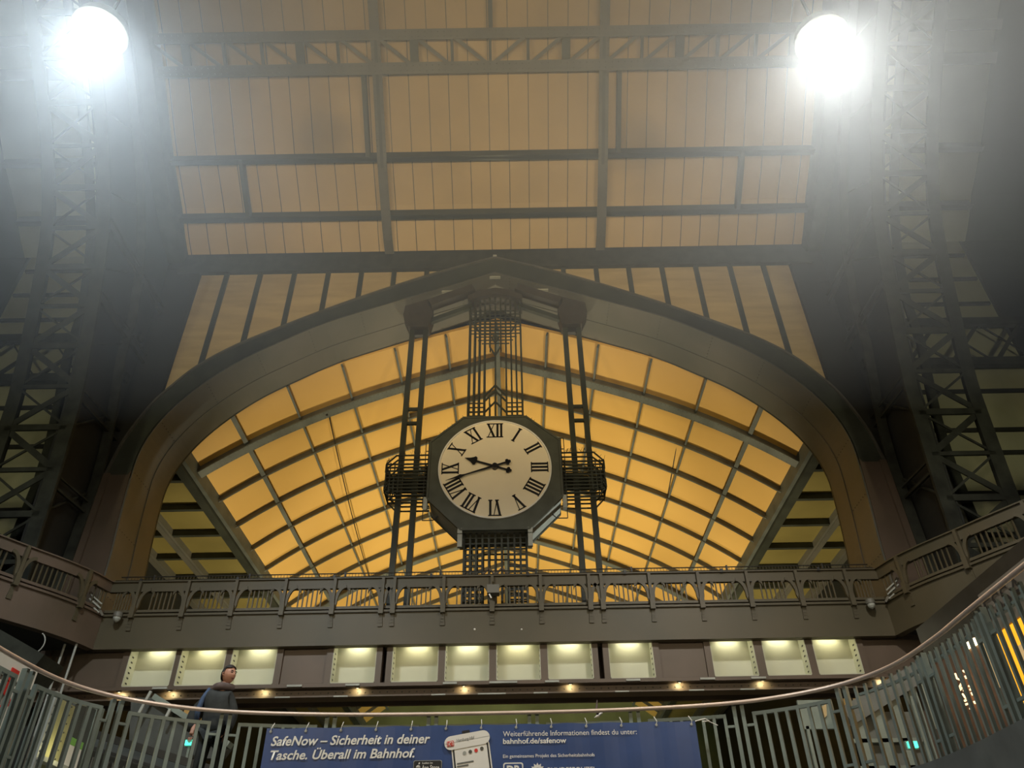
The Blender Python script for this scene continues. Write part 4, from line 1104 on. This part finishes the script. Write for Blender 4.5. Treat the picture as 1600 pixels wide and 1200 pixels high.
# drain pipes on the dark wall
t = thing('wall_pipes', (-8.9, 17.0, 5.5), 'two thin vertical pipes on the dark wall left of the niches', 'pipes')
for dx in (0, .14):
    q = at(97+dx*60, 1020, 16.9); MB().tube([(q.x+dx,16.9,FL),(q.x+dx,16.9,7.36)], .025, 8).build('pipe', 'pale', t)
for z in (5.0,6.2): MB().box(q.x-.15,q.x+.12,16.88,16.95,z,z+.05).build('clamp', 'steel', t)
t = thing('sloping_duct', (-11, 15, 6), 'grey sloping duct under the left gallery wing', 'duct')
p, q = at(-20,1000,15), at(70,1052,15); MB().bar(p, q, .8, .5, (0,1,0)).build('casing', 'truss', t)
p = at(60,1005,15); MB().tube([p+Vector((cos(a)*.22-.1,0,sin(a)*.22)) for a in [radians(-60+15*k) for k in range(9)]], .012, 6).build('cable_loop', 'pale', t)
# stair flight and canopy
t = thing('staircase', (-6.5, 14.5, FL), 'grey staircase side with sloping handrails behind the left railing', 'staircase')
p, q = at(120,1128,14.5), at(440,1225,14.5)
MB().bar(p+Vector((0,0,-.1)), q+Vector((0,0,-.1)), .08, .12, (0,1,0)).bar(p+Vector((0,0,-.32)), q+Vector((0,0,-.32)), .06, .05, (0,1,0)).build('handrail', 'black', t)
b = MB()
for k in range(40):
    f = k/40; c = p.lerp(q, f)+Vector((0,0,-.45))
    if c.z > FL: b.bar(c, Vector((c.x,c.y,max(FL, c.z-.9))), .025, .02)
b.build('balusters', 'steel', t)
MB().prism([p+Vector((0,.3,-.05)), q+Vector((0,.3,-.05)), Vector((q.x,q.y+.3,FL)), Vector((p.x,p.y+.3,FL))], (0,.05,0)).build('side_plate', 'gusset', t)
t = thing('gable_canopy', (-6.8, 15.5, 5), 'dark grey sloping canopy edge in front of the tan wall at left', 'canopy')
p0, p1, p2 = at(243,1090,15.5), at(300,1132,15.5), at(360,1165,15.5)
MB().prism([at(205,1090,15.5), p0, p2, at(345,1185,15.5), at(200,1185,15.5)], (0,.2,0)).build('gusset', 'gusset', t)
MB().bar(p0, p2, .25, .1, (0,1,0)).build('edge', 'fence', t)
MB().bar(at(217,1115,15.3), at(236,1080,15.3), .04, .05, (0,1,0)).bar(at(258,1124,15.3), at(266,1108,15.3), .04, .05, (0,1,0)).build_each('stay', 'pale', t)
for sgn in (-1, 1):
    side = 'left' if sgn < 0 else 'right'
    t = thing('tan_partition', (sgn*9.6, 24, FL), 'tan board partition with dark joints seen under the lower beam at %s' % side, 'partition')
    a, b_ = sorted((sgn*8.6, sgn*10.7)) if sgn < 0 else (10.2, 10.95)
    MB().box(a, b_, 24, 24.1, 7.0, 8.9).build('board', 'tan', t)
    MB().box(a, b_, 24.02, 24.1, FL, 7.0).build('plinth', 'void', t)
    for xx in ((9.45,) if sgn < 0 else (10.45,)): MB().box(sgn*xx-.02, sgn*xx+.02, 23.98, 24.0, 7.0, 8.9).build('joint', 'print_black', t)
    light('platform_lamp', 'SPOT', (sgn*9, 22.3, 6.2), 110, (1,.8,.45), (sgn*9.8, 24, 7.9), .2, 90, .7)
# exit lights
for px, py, side in ((295,1160,'left'),(1427,1163,'right')):
    q = at(px, py, 15.2 if side == 'left' else 12.6); 
    t = thing('exit_light', q, 'tiny turquoise glowing exit sign seen through the %s railing' % side, 'exit sign', 'glowing exit signs')
    MB().box(q.x-.07, q.x+.07, q.y, q.y+.05, q.z-.045, q.z+.045).build('glowing_face', 'exit', t)
    MB().box(q.x-.09, q.x+.09, q.y+.05, q.y+.09, q.z-.06, q.z+.06).build('case', 'fence', t)
    MB().bar(q+Vector((0,.07,0)), Vector((q.x, q.y+.07, FL)), .04, .04).build('post', 'fence', t)
# ================================================================== RIGHT SIDE: lift frame and shops
t = thing('lift_enclosure', (5.7, 13, FL), 'grey-green steel lift enclosure with openings behind the right railing', 'lift')
YL = 13.4
def lq(px, py): return at(px, py, YL)
P0, P1 = lq(1322,1120), lq(1450,1042)
MB().bar(P0, P1, .12, .3, (0,1,0)).build('sloping_top', 'slab', t)
for px, py in ((1338,1108),(1365,1092),(1392,1078),(1420,1062)):
    q = lq(px, py); MB().box(q.x-.07, q.x+.07, YL, YL+.1, FL, q.z).build('upright', 'fence', t)
for z in (4.35, 3.95): MB().box(lq(1330,1150).x, lq(1440,1150).x, YL, YL+.08, z, z+.06).build('crossbar', 'fence', t)
for px in (1350,1378,1405):
    q = lq(px, 1110); MB().box(q.x-.04, q.x+.22, YL+.1, YL+.14, FL, q.z).build('panel', 'slab', t)
for px, py in ((1350,1105),(1378,1082)):
    MB().bar(lq(px-2,py-4), lq(px+6,py+8), .02, .035, (0,1,0)).build('bright_edge', 'white', t)
t = thing('perforated_plate', (4.7, 14, FL), 'grey plate with rounded openings behind the right railing panel', 'plate')
q = at(1275,1105,14); MB().box(q.x-.3,q.x+.25,14,14.06,q.z-.35,q.z+.12).build('plate', 'fence', t)
MB().box(q.x-.25,q.x-.2,14,14.06,FL,q.z-.3).build('foot', 'fence', t)
MB().prism([at(1281,1108,13.98),at(1291,1098,13.98),at(1292,1118,13.98),at(1286,1124,13.98)], (0,.01,0)).build('opening', 'tan', t)
# shop row along the right wall
XS_ = 7.6
shop = thing('shop_front', (XS_, 9, FL), 'brown shop front with lit panels and warm neon script behind the right railing', 'shop front')
def sq(px, py): return atx(px, py, XS_)
def xquad(name, pts, m, dx=.0, d=.03, parent=shop): return MB().prism([sq(*p)+Vector((-dx,0,0)) for p in pts], (d,0,0)).build(name, m, parent)
MB().box(XS_, XS_+.1, 3, 13.5, FL, 5.6).build('wall_panel', 'shop', shop)
MB().box(XS_-.05, XS_+.1, 3, 13.5, 5.6, 6.2).build('canopy', 'black', shop)
def xboard(name, pxa, pya, pxb, pyb, pybot, m, dx=.02, parent=shop):
    a, c = sq(pxa, pya), sq(pxb, pyb); zb_ = sq((pxa+pxb)/2, pybot).z; zt_ = (a.z+c.z)/2; y0_, y1_ = sorted((a.y, c.y))
    return MB().box(XS_-dx-.02, XS_-dx, y0_, y1_, max(FL, zb_), zt_).build(name, m, parent)
xboard('lit_panel', 1546, 998, 1553, 998, 1085, 'shop_lit')
xboard('lit_panel', 1536, 998, 1541, 998, 1090, 'shop_lit')
xboard('lamp_panel', 1508, 1000, 1514, 1000, 1018, 'tube')
xboard('lamp_panel', 1520, 998, 1526, 998, 1012, 'tube')
xboard('lit_panel', 1440, 1060, 1452, 1060, 1150, 'niche')
# neon script strokes
nb = MB()
for st in ([(1500,1052),(1503,1060),(1508,1062),(1509,1058)],[(1506,1075),(1512,1064)],[(1508,1078),(1513,1072),(1514,1080)],[(1512,1084),(1516,1090),(1520,1084),(1516,1080)],[(1515,1095),(1523,1091)],[(1516,1101),(1524,1098),(1524,1108)],
           [(1513,1048),(1516,1050)],[(1516,1056),(1518,1060)],[(1522,1072),(1527,1072),(1524,1078)],[(1526,1082),(1528,1086)],[(1530,1096),(1532,1099)]):
    nb.tube([sq(*p)+Vector((-.08,0,0)) for p in st], .016, 6)
nb.build('neon_script', 'neon', shop)
shop2 = thing('orange_lightbox', (XS_, 7.2, FL), 'glowing orange shop lightbox with dark letters above, at the right edge', 'lightbox')
a = sq(1568, 992); c = sq(1640, 930)
y0_, y1_ = sorted((a.y, c.y)); 
MB().box(XS_-.12, XS_-.02, y1_-2.2, y1_, 4.0, a.z-.0).build('lit_face', 'orange', shop2)
MB().box(XS_-.12, XS_-.02, y1_-2.2, y1_+.05, a.z+.02, a.z+.62).build('header_board', 'taupe', shop2)
MB().box(XS_-.14, XS_-.12, y1_-1.0, y1_-.35, 4.1, a.z-.3).build('bright_poster', 'shop_lit', shop2)
text('lettering', 'ESSA', shop2, 'print_black', (XS_-.15, y1_-.05, a.z+.2), 1.05, .30, .005, u=Vector((0,-1,0)), v=Vector((0,0,1)), depth=-.0)
# bird on the railing side (blurred wing shape)
t = thing('bird', at(935,1118,11.9), 'small bird perched on the railing panel just below the handrail', 'bird')
q = at(935,1119,11.63)
MB().tube([q+Vector((-.06,0,-.02)), q+Vector((-.01,0,.0)), q+Vector((.03,0,.03)), q+Vector((.07,0,.05))], [.004,.022,.018,.004], 8).build('body', 'white', t, True)
MB().tube([q+Vector((0,0,.0)), q+Vector((-.02,0,.1)), q+Vector((.0,.0,.22))], [.02,.02,.004], 6).build('wing', 'hood', t, True)

# ================================================================== HAZE volume added to stand in for lens glare around the lamps
hz = MB().box(-15.5, 15.5, -5.9, 12.5, 10.2, 24.5).build('glare_haze', 'white'); hz['kind'] = 'stuff'
hm = bpy.data.materials.new('glare_haze_air'); hm.use_nodes = True; nt = hm.node_tree; nt.nodes.remove(nt.nodes['Principled BSDF'])
vs = nt.nodes.new('ShaderNodeVolumeScatter'); vs.inputs['Density'].default_value = HAZE; vs.inputs['Anisotropy'].default_value = HAZE_G; vs.inputs['Color'].default_value = (.86,.94,1,1)
nt.links.new(vs.outputs[0], nt.nodes['Material Output'].inputs['Volume'])
hz.data.materials.clear(); hz.data.materials.append(hm)
if HAZE <= 0: bpy.data.objects.remove(hz)
